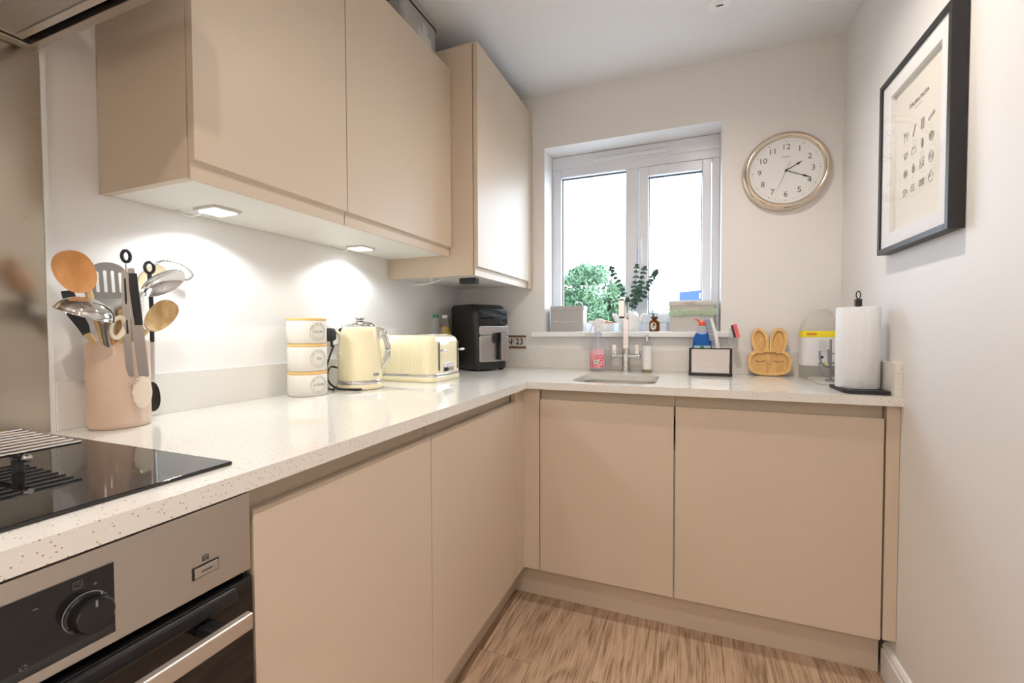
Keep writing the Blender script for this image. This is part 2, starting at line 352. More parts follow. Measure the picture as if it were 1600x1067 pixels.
S().box(0.745, 1.098, FY0-0.0175, FY0-0.0165, 2.0315, 2.0335).obj('vent_slot', GREYL, v, smooth=0)
S().box(0.915, 0.925, FY0-0.021, FY0-0.0165, 2.013, 2.019).obj('vent_slider', UPVC, v, smooth=0)
sa = S(); sx0, sx1, sz0, sz1 = 0.967, 1.311, 1.153, 1.952; a = 0.047
sa.box(sx0, sx0+a, FY0-0.010, FY1-0.01, sz0, sz1).box(sx1-0.041, sx1, FY0-0.010, FY1-0.01, sz0, sz1).box(sx0+a, sx1-0.041, FY0-0.010, FY1-0.01, sz1-a, sz1).box(sx0+a, sx1-0.041, FY0-0.010, FY1-0.01, sz0, sz0+0.04)
sash = sa.obj('opening_sash', UPVC, win, smooth=0, bevel=0.003)
gk = S()
def ringbox(s, x0, x1, z0, z1, y0, y1, t):
    s.box(x0, x0+t, y0, y1, z0, z1).box(x1-t, x1, y0, y1, z0, z1).box(x0+t, x1-t, y0, y1, z0, z0+t).box(x0+t, x1-t, y0, y1, z1-t, z1)
ringbox(gk, 0.549, 0.899, 1.150, 1.955, 0.178, 0.190, 0.004); gk.obj('glazing_gasket', RUBBER, win, smooth=0)
gk = S(); ringbox(gk, sx0+a, sx1-0.041, sz0+0.04, sz1-a, 0.170, 0.182, 0.004); gk.obj('glazing_gasket', RUBBER, sash, smooth=0)
S().box(0.549, 0.899, 0.182, 0.186, 1.150, 1.955).obj('glass_pane', GLASS, win, smooth=0)
S().box(sx0+a, sx1-0.041, 0.174, 0.178, sz0+0.04, sz1-a).obj('glass_pane', GLASS, sash, smooth=0)
hd = S().rbox(0.967, 0.985, 0.124, 0.140, 1.540, 1.592, 0.004).obj('window_handle', UPVC, win, smooth=40, bevel=0.002)
S().tube([(0.976, 0.128, 1.575), (0.976, 0.116, 1.568), (0.977, 0.112, 1.53), (0.978, 0.112, 1.455)], [0.008, 0.009, 0.0085, 0.006], 12, 0.6).obj('handle_lever', UPVC, hd)
# window board
sb = S(); sb.prism([(0.43, -0.032), (1.42, -0.032), (1.42, 0), (WX1, 0), (WX1, 0.155), (WX0, 0.155), (WX0, 0), (0.43, 0)], 'z', WZ0-0.028, WZ0)
struct(sb.obj('trim_1', REV, smooth=0, bevel=0.006, bseg=3))

# ================================================================== BASE UNITS
ZT, ZB = 0.91, 0.882     # worktop top and underside
DX = 0.5975; DF = -0.598
def base_door_left(cab, y0, y1):
    s = S(); s.box(DX-0.019, DX, y0, y1, 0.150, 0.834).prism([(DX-0.019, 0.834), (DX, 0.834), (DX, 0.838), (DX-0.003, 0.840), (DX-0.016, 0.840), (DX-0.019, 0.836)], 'y', y0, y1)
    s.obj('door', CAB, cab, smooth=0, bevel=0.0008)
def base_left(y0, y1, label, r0=None, r1=None):
    t = thing('base_cabinet', label, 'cabinet', (0.30, (y0+y1)/2, 0.0), 'handleless base cabinets')
    S().box(0.015, 0.574, y0+0.0005, y1-0.0005, 0.150, 0.80).box(0.015, 0.545, y0+0.0005, y1-0.0005, 0.80, ZB-0.001).obj('body', CARC, t, smooth=0)
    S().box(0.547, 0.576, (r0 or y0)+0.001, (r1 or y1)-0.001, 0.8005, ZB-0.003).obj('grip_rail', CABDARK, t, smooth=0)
    base_door_left(t, y0+0.0015, y1-0.0015); return t
base_left(-1.806, -1.295, 'beige handleless base cabinet door directly right of the oven')
base_left(-1.295, -0.694, 'beige handleless base cabinet door on the left run beside the inner corner')
t = thing('corner_post', 'narrow beige L-shaped filler post in the inside corner of the base cabinets', 'cabinet filler', (0.59, -0.61, 0))
S().prism([(DX, -0.6925), (DX, DF), (0.6630, DF), (0.6630, DF+0.019), (DX-0.019, DF+0.019), (DX-0.019, -0.6925)], 'z', 0.150, ZB-0.003).obj('filler_panel', CAB, t, smooth=0, bevel=0.0008)
def base_back(x0, x1, label, cat='cabinet', name='base_cabinet'):
    t = thing(name, label, cat, ((x0+x1)/2, -0.30, 0.0), 'handleless base cabinets')
    bt = 0.68 if name == 'base_cabinet' else 0.80
    S().box(x0+0.0005, x1-0.0005, DF+0.0215, -0.02, 0.150, bt).obj('body', CARC, t, smooth=0)
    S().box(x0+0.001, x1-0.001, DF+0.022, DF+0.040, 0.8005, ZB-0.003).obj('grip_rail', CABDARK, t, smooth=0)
    s = S(); s.box(x0+0.003, x1-0.003, DF, DF+0.019, 0.150, 0.834).prism([(DF+0.019, 0.834), (DF, 0.834), (DF, 0.838), (DF+0.003, 0.840), (DF+0.016, 0.840), (DF+0.019, 0.836)], 'x', x0+0.003, x1-0.003)
    s.obj('door', CAB, t, smooth=0, bevel=0.0008); return t
base_back(0.6635, 1.1690, 'beige handleless base cabinet under the sink and tap, left of the dark gap')
base_back(1.1690, 1.7740, 'wide beige handleless base cabinet front under the drainer, right of the dark gap', name='base_cabinet')
t = thing('end_panel', 'narrow beige end panel closing the back run against the right wall', 'cabinet panel', (1.79, -0.3, 0))
S().box(1.7760, W-0.001, DF-0.002, -0.001, 0.155, ZB-0.003).obj('panel', CAB, t, smooth=0, bevel=0.0008)
t = thing('plinth', 'beige plinth board along the floor under the left run of cabinets', 'plinth', (0.52, -1.4, 0), 'plinth boards')
S().box(0.513, 0.529, YB+1.0, -0.5195, 0.0, 0.149).obj('board', CAB, t, smooth=0)
t = thing('plinth', 'beige plinth board along the floor under the sink run of cabinets', 'plinth', (1.2, -0.51, 0), 'plinth boards')
S().box(0.513, W-0.018, -0.519, -0.503, 0.0, 0.149).obj('board', CAB, t, smooth=0)

# worktop with sink cut-out and drainer grooves
def slab_with_holes(outer, holes, z0, z1):
    bm = bmesh.new(); es = []
    for lp in [outer]+holes:
        vs_ = [bm.verts.new((x, y, z1)) for x, y in lp]
        es += [bm.edges.new((vs_[i], vs_[(i+1) % len(vs_)])) for i in range(len(vs_))]
    bmesh.ops.triangle_fill(bm, use_beauty=True, edges=es)
    fs = list(bm.faces); r = bmesh.ops.extrude_face_region(bm, geom=fs)
    for g in r['geom']:
        if isinstance(g, bmesh.types.BMVert): g.co.z = z0
    bm.verts.index_update(); s = S(); s.add([v.co.copy() for v in bm.verts], [tuple(v.index for v in f.verts) for f in bm.faces]); bm.free(); return s
HX0, HX1, HY0, HY1 = 0.775, 1.098, -0.556, -0.212
hole = rrect(HX0, HX1, HY0, HY1, 0.062, 8)
grooves = [rrect(1.17, 1.60, y-0.0045, y+0.0045, 0.0042, 3) for y in (-0.235, -0.295, -0.355, -0.415, -0.475, -0.535)]
outer = [(0.0, -3.6), (0.62, -3.6), (0.62, -0.6206), (W, -0.6206), (W, 0.0), (0.0, 0.0)]
wt = slab_with_holes(outer, [hole]+grooves, ZB, ZT)
for y in (-0.235, -0.295, -0.355, -0.415, -0.475, -0.535): wt.box(1.165, 1.605, y-0.006, y+0.006, ZB-0.001, ZT-0.0035)
wt_o = wt.obj('worktop', QUARTZ, smooth=0); tag(wt_o, 'L-shaped white speckled quartz worktop with drainer grooves', 'worktop')
up = tag(S().box(0.0, 0.013, -1.785, -0.0135, ZT, 1.0118).obj('worktop_upstand', QUARTZ, smooth=0, bevel=0.001), 'speckled quartz upstand along the left wall behind the crock and kettle', 'upstand', 'quartz upstands')
up = tag(S().box(0.0, W-0.0205, -0.013, 0.0, ZT, 1.0118).obj('worktop_upstand', QUARTZ, smooth=0, bevel=0.001), 'long speckled quartz upstand under the window behind the tap', 'upstand', 'quartz upstands')
up = tag(S().box(W-0.02, W, -0.612, 0.0, ZT, 1.0118).obj('worktop_upstand', QUARTZ, smooth=0, bevel=0.001), 'short speckled quartz upstand on the right wall beside the kitchen roll', 'upstand', 'quartz upstands')
# sink
t = thing('sink', 'undermounted stainless steel sink bowl set into the white worktop', 'sink', (0.936, -0.384, 0.72))
rings = []
def rr(d, z, r): return [(x, y, z) for x, y in rrect(HX0+d, HX1-d, HY0+d, HY1-d, r, 8)]
sk_ = S().loft([rr(-0.012, ZB-0.0012, .07), rr(0.003, ZB-0.0012, .06), rr(0.004, 0.86, .058), rr(0.010, 0.755, .055), rr(0.03, 0.735, .05), rr(0.12, 0.731, .03)], cap0=False)
o = sk_.obj('bowl', STEEL, t, smooth=50); m_ = o.modifiers.new('solid', 'SOLIDIFY'); m_.thickness = 0.0012; m_.offset = -1
S().lathe([(0.040, 0), (0.040, 0.003), (0.030, 0.004), (0.026, 0.002), (0.006, 0.002)], (0.936, -0.384, 0.7315), 24).obj('waste', CHROME, t)

# ================================================================== OVEN, HOB, HOOD, SPLASHBACK
OY0, OY1 = -2.404, -1.810
t = thing('built_in_oven', 'built-in oven with steel control panel and black glass door under the hob', 'oven', (0.3, -2.107, 0.15))
S().box(0.03, 0.566, OY0+0.004, OY1-0.004, 0.160, 0.862).obj('housing', BLACKM, t, smooth=0)
cp = S().box(0.5675, DX, OY0, OY1, 0.7535, 0.8705).obj('control_panel', BRUSH_Y, t, smooth=0, bevel=0.0012)
ds = S().box(DX+0.0002, DX+0.0012, -2.230, -1.9845, 0.7670, 0.8485).obj('display', BLACKG, cp, smooth=0)
kn = S().lathe([(0.0205, 0), (0.0205, 0.003), (0.0185, 0.0045), (0.0185, 0.018), (0.0165, 0.0205), (0.0, 0.0205)], (DX+0.0013, -2.0110, 0.8060), 40, (1, 0, 0), cap1=False).obj('knob', BLACKG, cp, smooth=40)
S().box(DX+0.0215, DX+0.0225, -2.0120, -2.0100, 0.816, 0.823).obj('pointer', INKG, kn, smooth=0)
S().lathe([(0.0212, 0), (0.0212, 0.0006)], (DX+0.0013, -2.0110, 0.8060), 40, (1, 0, 0)).obj('knob_ring', GREYRACK, cp)
ic = S()
def square_ring(s, x, yc, zc, w, h, t_, d=0.0004):
    s.box(x, x+d, yc-w, yc+w, zc+h-t_, zc+h).box(x, x+d, yc-w, yc+w, zc-h, zc-h+t_).box(x, x+d, yc-w, yc-w+t_, zc-h, zc+h).box(x, x+d, yc+w-t_, yc+w, zc-h, zc+h)
square_ring(ic, DX+0.0013, -2.018, 0.8395, 0.0045, 0.0040, 0.0008); ic.tube([(DX+0.0015, -2.021, 0.838), (DX+0.0015, -2.018, 0.841), (DX+0.0015, -2.015, 0.838)], 0.0004, 4)
ic.tube([(DX+0.0015, -2.0045, 0.833), (DX+0.0015, -2.0005, 0.833)], 0.0004, 4).tube([(DX+0.0015, -2.0025, 0.835), (DX+0.0015, -2.0025, 0.831)], 0.0004, 4)
ic.tube([(DX+0.0015, -2.054, 0.8325), (DX+0.0015, -2.050, 0.8325)], 0.0004, 4)
for k in range(7): 
    a_ = math.radians(52*k); ic.tube([(DX+0.0015, -2.0625+0.0018*math.cos(a_), 0.779+0.0018*math.sin(a_)), (DX+0.0015, -2.0625+0.0034*math.cos(a_), 0.779+0.0034*math.sin(a_))], 0.0004, 4)
ic.obj('panel_symbols', mat('symbol_grey', (0.14, 0.14, 0.14), 0.5), cp, smooth=0)
for yc in (-2.115, -2.095): pass
b_ = S().box(DX+0.0002, DX+0.0012, -1.8965, -1.8605, 0.7790, 0.7955).obj('button', BLACKM, cp, smooth=0)
S().box(DX+0.0013, DX+0.0030, -1.8950, -1.8620, 0.7805, 0.7940).obj('button_cap', STEEL, b_, smooth=0, bevel=0.0006)
S().box(DX+0.0031, DX+0.0034, -1.8860, -1.8710, 0.7866, 0.7880).obj('button_mark', BLACKM, b_, smooth=0)
ic = S(); square_ring(ic, DX+0.0002, -1.8785, 0.8030, 0.0042, 0.0036, 0.0008)
ic.tube([(DX+0.0005, -1.8818, 0.8010), (DX+0.0005, -1.8785, 0.8045), (DX+0.0005, -1.8752, 0.8010)], 0.0005, 4).tube([(DX+0.0005, -1.8818, 0.8040), (DX+0.0005, -1.8785, 0.8012), (DX+0.0005, -1.8752, 0.8040)], 0.0004, 4)
ic.obj('panel_icon', INK, cp, smooth=0)
dr = S().box(0.5675, DX+0.002, OY0, OY1, 0.160, 0.7440).obj('door', BLACKG, t, smooth=0, bevel=0.0015)
S().box(DX+0.0022, DX+0.0030, OY0+0.10, OY1-0.075, 0.30, 0.625).obj('door_window', mat('dark_window_glass', (0.02, 0.017, 0.013), 0.03), dr, smooth=0)
S().box(DX+0.0022, DX+0.012, OY0+0.03, OY1-0.03, 0.722, 0.7435).obj('top_trim', BLACKP, dr, smooth=0, bevel=0.004)
h = S().rbox(0.638, 0.650, -2.362, -1.848, 0.6975, 0.7205, 0.003).obj('handle', SATIN, dr, smooth=40, bevel=0.002)
for y in (-2.335, -1.885): S().box(DX+0.0022, 0.6405, y-0.011, y+0.011, 0.702, 0.716).obj('handle_bracket', BLACKP, h, smooth=0, bevel=0.002)

t = thing('ceramic_hob', 'black glass hob lying on the white worktop above the oven', 'hob', (0.3, -2.107, ZT))
S().rbox(0.045, 0.566, -2.400, -1.8120, ZT, ZT+0.0055, 0.004).obj('glass_plate', BLACKG, t, smooth=40, bevel=0.002, bseg=3)
z = S()
for k in range(4): z.box(0.534, 0.5345, -1.905-0.012*k, -1.899-0.012*k, ZT+0.0055, ZT+0.0057)
z.box(0.524, 0.540, -1.888, -1.886, ZT+0.0055, ZT+0.0057)
z.obj('touch_symbols', mat('symbol_dim', (0.10, 0.10, 0.10), 0.4), t, smooth=0)

t = thing('trivet', 'chrome wire trivet rack with parallel bars standing on the black hob', 'trivet', (0.2, -2.0, ZT+0.0055))
bars = 9
for k in range(bars):
    x = 0.343-0.0245*k
    S().tube([(x, -2.190, 0.9460), (x, -1.897+0.001*k, 0.9460)], 0.0036, 10).obj('bar', CHROME, t)
S().tube([(0.35, -1.962, 0.9385), (0.13, -1.962, 0.9385)], 0.0038, 10).obj('cross_bar', BLACKM, t)
S().tube([(0.35, -2.13, 0.9385), (0.13, -2.13, 0.9385)], 0.0038, 10).obj('cross_bar', BLACKM, t)
for x in (0.33, 0.15):
    for y in (-1.962, -2.13): S().lathe([(0.0055, 0), (0.007, 0.003), (0.0065, 0.019), (0.004, 0.021)], (x, y, ZT+0.0056), 16).obj('foot', RUBBER, t)
for y in (-1.962, -2.13): S().lathe([(0.0, -0.006), (0.004, -0.0055), (0.006, -0.002), (0.006, 0.002), (0.004, 0.0055), (0.0, 0.006)], (0.356, y, 0.9385), 14, (1, 0, 0)).obj('end_knob', CHROME, t)

o = S().box(0.0, 0.008, -2.410, -1.794, ZT, 1.672).obj('steel_splashback', SPLASH, smooth=0)
tag(o, 'worn brushed steel splashback panel on the wall behind the hob', 'splashback')
o = S().box(0.0, 0.010, -1.7935, -1.7855, ZT, 1.672).obj('splashback_trim', GROUT, smooth=0)
tag(o, 'thin white sealant strip down the right edge of the steel splashback', 'trim strip')

t = thing('cooker_hood', 'steel cooker hood with ribbed mesh filter above the hob', 'cooker hood', (0.25, -2.107, 1.672))
HB = 1.672; hx = 0.50
s = S(); s.box(0.0, hx, -1.812, -1.797, HB, 1.80).box(0.0, hx, -2.407, -2.392, HB, 1.80).box(0.0, 0.02, -2.392, -1.812, HB, 1.80).box(hx-0.02, hx, -2.392, -1.812, HB, 1.80).box(0.0, hx, -2.407, -1.797, 1.80, 1.806)
s.obj('canopy', BRUSH_Y, t, smooth=0, bevel=0.001)
S().box(0.0, 0.27, -2.25, -1.964, 1.8065, H-0.001).obj('chimney', BRUSH_Y, t, smooth=0)
S().box(0.021, hx-0.021, -2.391, -1.819, HB+0.012, HB+0.016).obj('inner_tray', BLACKM, t, smooth=0)
f = S(); ringbox_ = None
fx0, fx1, fy0, fy1 = 0.030, hx-0.03, -2.385, -1.8255
f.box(fx0, fx1, fy1-0.012, fy1, HB+0.001, HB+0.0118).box(fx0, fx1, fy0, fy0+0.012, HB+0.001, HB+0.0118).box(fx0, fx0+0.006, fy0+0.012, fy1-0.012, HB+0.001, HB+0.0118).box(fx1-0.012, fx1, fy0+0.012, fy1-0.012, HB+0.001, HB+0.0118)
fo = f.obj('filter_frame', SATIN, t, smooth=0)
mesh_m = mat('ribbed_filter_mesh', (0.50, 0.48, 0.46), 0.45, 0.8); n, l, b = nodes(mesh_m)
tc = n.new('ShaderNodeTexCoord'); wv = n.new('ShaderNodeTexWave'); wv.inputs['Scale'].default_value = 75; wv.bands_direction = 'Y'; l.new(tc.outputs['Object'], wv.inputs['Vector'])
bp_ = n.new('ShaderNodeBump'); bp_.inputs['Strength'].default_value = 0.35; bp_.inputs['Distance'].default_value = 0.001; l.new(wv.outputs[0], bp_.inputs['Height']); l.new(bp_.outputs[0], b.inputs['Normal'])
S().box(fx0+0.0065, fx1-0.0125, fy0+0.0125, fy1-0.0125, HB+0.0035, HB+0.0060).obj('filter_mesh', mesh_m, t, smooth=0)

# ================================================================== WALL UNITS
def upper_door(cab, xf, y0, y1, z0, z1):
    """J-grip door: face at xf, grip cut under its lower edge"""
    b = xf-0.0185
    s = S().prism([(b, z1), (b, z0), (b+0.006, z0), (b+0.0065, z0+0.024), (b+0.009, z0+0.033), (b+0.0125, z0+0.0365), (xf-0.0015, z0+0.0355), (xf, z0+0.037), (xf, z1-0.0008), (xf-0.0008, z1)], 'y', y0, y1)
    return s.obj('door', CAB, cab, smooth=0, bevel=0.0006)
def led(x, y, label):
    t = thing('under_cabinet_light', label, 'cabinet light', (x, y, 1.4135), 'square lights under the wall cabinets')
    S().rbox(x-0.040, x+0.040, y-0.037, y+0.037, 1.4135, 1.4195, 0.003).obj('housing', SATIN, t, smooth=40)
    S().rbox(x-0.032, x+0.032, y-0.029, y+0.029, 1.4120, 1.4134, 0.003).obj('diffuser', LEDFACE, t, smooth=40)
    S().tube(bez((x-0.038, y-0.012, 1.417), (x-0.06, y-0.015, 1.400), (x-0.075, y-0.035, 1.402), (x-0.088, y-0.042, 1.4195)), 0.0022, 8).obj('cable', WHITEP, t)
UZ0, UZ1 = 1.4200, 2.160
def upper(y0, y1, label, side=None):
    t = thing('wall_cabinet', label, 'cabinet', (0.15, (y0+y1)/2, UZ0), 'handleless wall cabinets')
    ys = y0+(0.018 if side else 0.0005)
    S().box(0.002, 0.2955, ys, y1-0.0005, UZ0, UZ1).obj('body', CARC, t, smooth=0)
    if side: S().box(0.001, 0.2950, y0, y0+0.0175, UZ0-0.002, UZ1).obj('side_panel', CAB, t, smooth=0, bevel=0.0006)
    upper_door(t, 0.3155, y0+0.0015, y1-0.0015, 1.4145, UZ1+0.002); return t
upper(-1.697, -1.272, 'beige wall cabinet nearest the cooker hood, with a visible side panel', side=True)
upper(-1.272, -0.6725, 'beige wall cabinet in the middle, over the kettle and canisters')
led(*LEDS[0], 'lit square light under the wall cabinet nearest the hood')
led(*LEDS[1], 'lit square light under the middle wall cabinet, above the kettle')
t = thing('wall_cabinet', 'taller deeper beige wall cabinet beside the window in the corner', 'cabinet', (0.2, -0.33, 1.335), 'handleless wall cabinets')
C0, C1 = 1.3350, 2.2500
S().box(0.001, 0.410, -0.6710, -0.6530, C0, C1).obj('side_panel', CAB, t, smooth=0, bevel=0.0006)
S().box(0.002, 0.408, -0.6525, -0.002, C0+0.012, C1).obj('body', CARC, t, smooth=0)
S().box(0.002, 0.408, -0.6525, -0.635, C0+0.001, C0+0.012).box(0.39, 0.408, -0.635, -0.04, C0+0.001, C0+0.012).obj('bottom_rail', CARC, t, smooth=0)
upper_door(t, 0.4320, -0.6700, -0.0660, C0-0.003, C1+0.002)
S().box(0.4105, 0.4320, -0.0650, -0.001, C0-0.003, C1+0.002).obj('filler', CAB, t, smooth=0)
# spare light hanging on its cable below that cabinet, and transformer box
t = thing('hanging_lamp', 'small white lamp hanging askew on its flat cable under the corner wall cabinet', 'cabinet light', (0.15, -0.58, 1.32))
S().tube([(0.215, -0.548, 1.3465), (0.19, -0.56, 1.335), (0.165, -0.575, 1.324), (0.12, -0.60, 1.3145), (0.085, -0.615, 1.3130)], [0.003, 0.004, 0.008, 0.010, 0.004], 10, 0.35, up=(0, 0, 1)).obj('lamp_head', WHITEP, t)
S().box(0.140, 0.154, -0.568, -0.556, 1.326, 1.3465).obj('clip', WHITEP, t, smooth=0, bevel=0.001)
t = thing('transformer_box', 'small dark box with a silver end fixed under the corner wall cabinet', 'transformer', (0.29, -0.48, 1.325))
S().box(0.255, 0.335, -0.50, -0.46, 1.322, 1.3465).obj('housing', BLACKP, t, smooth=0, bevel=0.003)
S().box(0.246, 0.2548, -0.498, -0.462, 1.324, 1.345).obj('end_cap', STEEL, t, smooth=0, bevel=0.002)

# ceiling fittings
for (x, y), lb in zip(DOWNLIGHTS, ['recessed ceiling downlight nearest the window', 'recessed ceiling downlight over the cooker end of the kitchen', 'added unseen fill downlight in the middle of the room behind', 'added unseen fill downlight at the left of the room behind', 'added unseen fill downlight at the right of the room behind']):
    t = thing('downlight', lb, 'ceiling light', (x, y, H), 'recessed ceiling downlights')
    S().lathe([(0.036, -0.004), (0.043, -0.004), (0.045, 0.0)], (x, y, H-0.0003), 32, cap0=False).obj('bezel', WHITEP, t)
    S().lathe([(0.035, 0), (0.035, 0.002)], (x, y, H-0.0035), 32).obj('lens', DOWNFACE, t)
t = thing('heat_alarm', 'round white alarm with a dark slot on the ceiling', 'alarm', (1.310, -0.425, H))
S().lathe([(0.050, 0), (0.050, -0.008), (0.046, -0.010), (0.046, -0.020), (0.040, -0.026), (0.020, -0.028), (0, -0.028)], (1.310, -0.425, H-0.0005), 40).obj('cover', WHITEP, t)
S().box(1.299, 1.323, -0.424, -0.419, H-0.0305, H-0.0283).obj('slot', BLACKM, t, smooth=0)
s = S()
for k in (-1, 0, 1): s.box(1.3085+0.009*k, 1.3115+0.009*k, -0.446, -0.443, H-0.0300, H-0.0283)
s.obj('vent_holes', GREYL, t, smooth=0)
S().lathe([(0.060, 0), (0.060, -0.006), (0.052, -0.009)], (1.310, -0.425, H-0.0001), 40).obj('base_plate', WHITEP, t)

# storage box on top of the middle cabinet
t = thing('storage_box', 'grey lidded storage tin with a black seal on top of the wall cabinets', 'storage box', (0.13, -0.79, UZ1+0.0005))
bx = (0.03, 0.260, -0.905, -0.678)
S().loft([[(x, y, z) for x, y in rrect(bx[0], bx[1], bx[2], bx[3], 0.028, 8)] for z in (UZ1+0.0022, 2.315)]).obj('body', mat('silver_grey_tin', (0.46, 0.45, 0.43), 0.38, 0.35), t, smooth=40)
S().loft([[(x, y, z) for x, y in rrect(bx[0]-e_, bx[1]+e_, bx[2]-e_, bx[3]+e_, 0.030, 8)] for z, e_ in ((2.3152, 0.003), (2.3195, 0.003))]).obj('seal', RUBBER, t, smooth=40)
S().loft([[(x, y, z) for x, y in rrect(bx[0]-e_, bx[1]+e_, bx[2]-e_, bx[3]+e_, 0.030, 8)] for z, e_ in ((2.3197, 0.004), (2.334, 0.004), (2.338, 0.0))]).obj('lid', mat('silver_grey_lid', (0.50, 0.49, 0.47), 0.38, 0.35), t, smooth=40)
dcl = [(-0.820, 2.168), (-0.820, 2.262), (-0.808, 2.262), (-0.796, 2.250), (-0.790, 2.250), (-0.790, 2.293), (-0.772, 2.293), (-0.758, 2.284), (-0.758, 2.258), (-0.742, 2.258), (-0.728, 2.250), (-0.728, 2.168)]
S().prism(dcl, 'x', bx[1]+0.0002, bx[1]+0.0006).obj('pale_motif', mat('pale_grey_print', (0.62, 0.63, 0.62), 0.5), t, smooth=0)

# ================================================================== WALL THINGS
def ring_pts(c, r, n=48, ax='y'):
    return [(c[0]+r*math.cos(2*PI*k/n), c[1], c[2]+r*math.sin(2*PI*k/n)) for k in range(n)]
CX, CZ = 1.5985, 1.800
t = thing('wall_clock', 'round white-faced clock with a champagne metal rim on the window wall', 'clock', (CX, 0, CZ))
prof = [(0.168, 0.0), (0.170, 0.010), (0.1665, 0.026), (0.158, 0.037), (0.150, 0.040), (0.1445, 0.037), (0.1415, 0.030), (0.140, 0.022)]
S().lathe(prof, (CX, -0.0005, CZ), 96, (0, -1, 0), cap1=False).obj('rim', BRASS, t, smooth=60)
S().lathe([(0.1405, 0.0), (0.1405, 0.002)], (CX, -0.0200, CZ), 96, (0, -1, 0)).obj('dial', mat('clock_dial_white', (0.84, 0.85, 0.86), 0.5), t)
NUMG = mat('numeral_grey', (0.09, 0.09, 0.095), 0.6)
for hnum in range(1, 13):
    a = PI/2-hnum*PI/6; r = 0.101
    s_ = text_shape(str(hnum), 0.034, frame_m((CX+r*math.cos(a), -0.0223, CZ+r*math.sin(a)), (1, 0, 0), (0, 0, 1)), 0.0001)
    s_.obj('numeral', NUMG, t, smooth=0)
s = S()
for k in range(60):
    a = 2*PI*k/60; s.lathe([(0.0021 if k % 5 == 0 else 0.0010, 0), (0.0021 if k % 5 == 0 else 0.0010, 0.0003)], (CX+0.1265*math.cos(a), -0.0221, CZ+0.1265*math.sin(a)), 8, (0, -1, 0))
s.obj('minute_dots', INK, t, smooth=0)
s = S()
for k in range(6): s.box(CX-0.013+0.0046*k, CX-0.0098+0.0046*k, -0.0226, -0.0222, CZ+0.0575, CZ+0.0612)
s.obj('maker_mark', INKG, t, smooth=0)
def hand(name, ang, L, w, y, tail=0.0, lozenge=True):
    d = Vector((math.sin(ang), 0, math.cos(ang))); n_ = Vector((d.z, 0, -d.x)); c = Vector((CX, y, CZ)); s = S()
    def q(u, v_): return tuple((c+d*u+n_*v_)[i] for i in (0, 2))
    pl = [q(-tail, -w), q(L*0.62, -w*0.7), q(L*0.74, -w*2.4 if lozenge else -w*.5), q(L*0.86, -w*.9 if lozenge else -w*.4), q(L, -w*.2), q(L, w*.2), q(L*0.86, w*.9 if lozenge else w*.4), q(L*0.74, w*2.4 if lozenge else w*.5), q(L*0.62, w*0.7), q(-tail, w)]
    s.prism(pl, 'y', y, y-0.0008).obj(name, INK, t, smooth=0)
hand('hour_hand', math.radians(61), 0.070, 0.0020, -0.0240)
hand('minute_hand', math.radians(113.5), 0.103, 0.0016, -0.0255)
hand('second_hand', math.radians(203), 0.103, 0.0007, -0.0270, 0.040, False)
S().lathe([(0.0045, 0), (0.0045, 0.006), (0.003, 0.007), (0, 0.007)], (CX, -0.0221, CZ), 20, (0, -1, 0)).obj('centre_cap', INK, t)
S().lathe([(0.1400, 0.0), (0.1400, 0.001)], (CX, -0.0300, CZ), 96, (0, -1, 0)).obj('cover_glass', PICGLASS, t)

# framed print on the right wall (room side faces -x)
FY_0, FY_1, FZ0, FZ1 = -0.921, -0.492, 1.350, 1.884; XF = 1.777
t = thing('framed_print', 'black box frame with a pasta print hanging on the right wall', 'picture', (W, (FY_0+FY_1)/2, FZ0))
s = S(); b = 0.016
s.box(XF, W-0.001, FY_0, FY_0+b, FZ0, FZ1).box(XF, W-0.001, FY_1-b, FY_1, FZ0, FZ1).box(XF, W-0.001, FY_0+b, FY_1-b, FZ0, FZ0+b).box(XF, W-0.001, FY_0+b, FY_1-b, FZ1-b, FZ1)
s.obj('frame', mat('black_wood_frame', (0.018, 0.019, 0.021), 0.42), t, smooth=0, bevel=0.001)
MY0, MY1, MZ0, MZ1 = -0.864, -0.566, 1.408, 1.822
s = S(); iy0, iy1, iz0, iz1 = FY_0+b, FY_1-b, FZ0+b, FZ1-b
XM0, XM1 = XF+0.006, XF+0.018
s.box(XM0, XM1, iy0, MY0, iz0, iz1).box(XM0, XM1, MY1, iy1, iz0, iz1).box(XM0, XM1, MY0, MY1, iz0, MZ0).box(XM0, XM1, MY0, MY1, MZ1, iz1)
s.obj('mount', MOUNT, t, smooth=0)
pp = S().box(XM1+0.0002, XM1+0.002, iy0, iy1, iz0, iz1).obj('print', PAPER, t, smooth=0)
S().box(XM1+0.003, XM1+0.006, iy0, iy1, iz0, iz1).obj('backing_board', CARC, t, smooth=0)
XP = XM1-0.0002; PYc = (MY0+MY1)/2
def PM(y, z): return frame_m((XP, y, z), (0, -1, 0), (0, 0, 1))
s = text_shape('ITALIAN PASTA', 0.0165, PM(PYc, 1.745)); s.obj('title', INK, pp, smooth=0)
s = S()
for k in range(7): s.box(XP-0.0002, XP, PYc-0.024+0.007*k, PYc-0.0195+0.007*k, 1.7285, 1.7300)
s.obj('subtitle', INKG, pp, smooth=0)
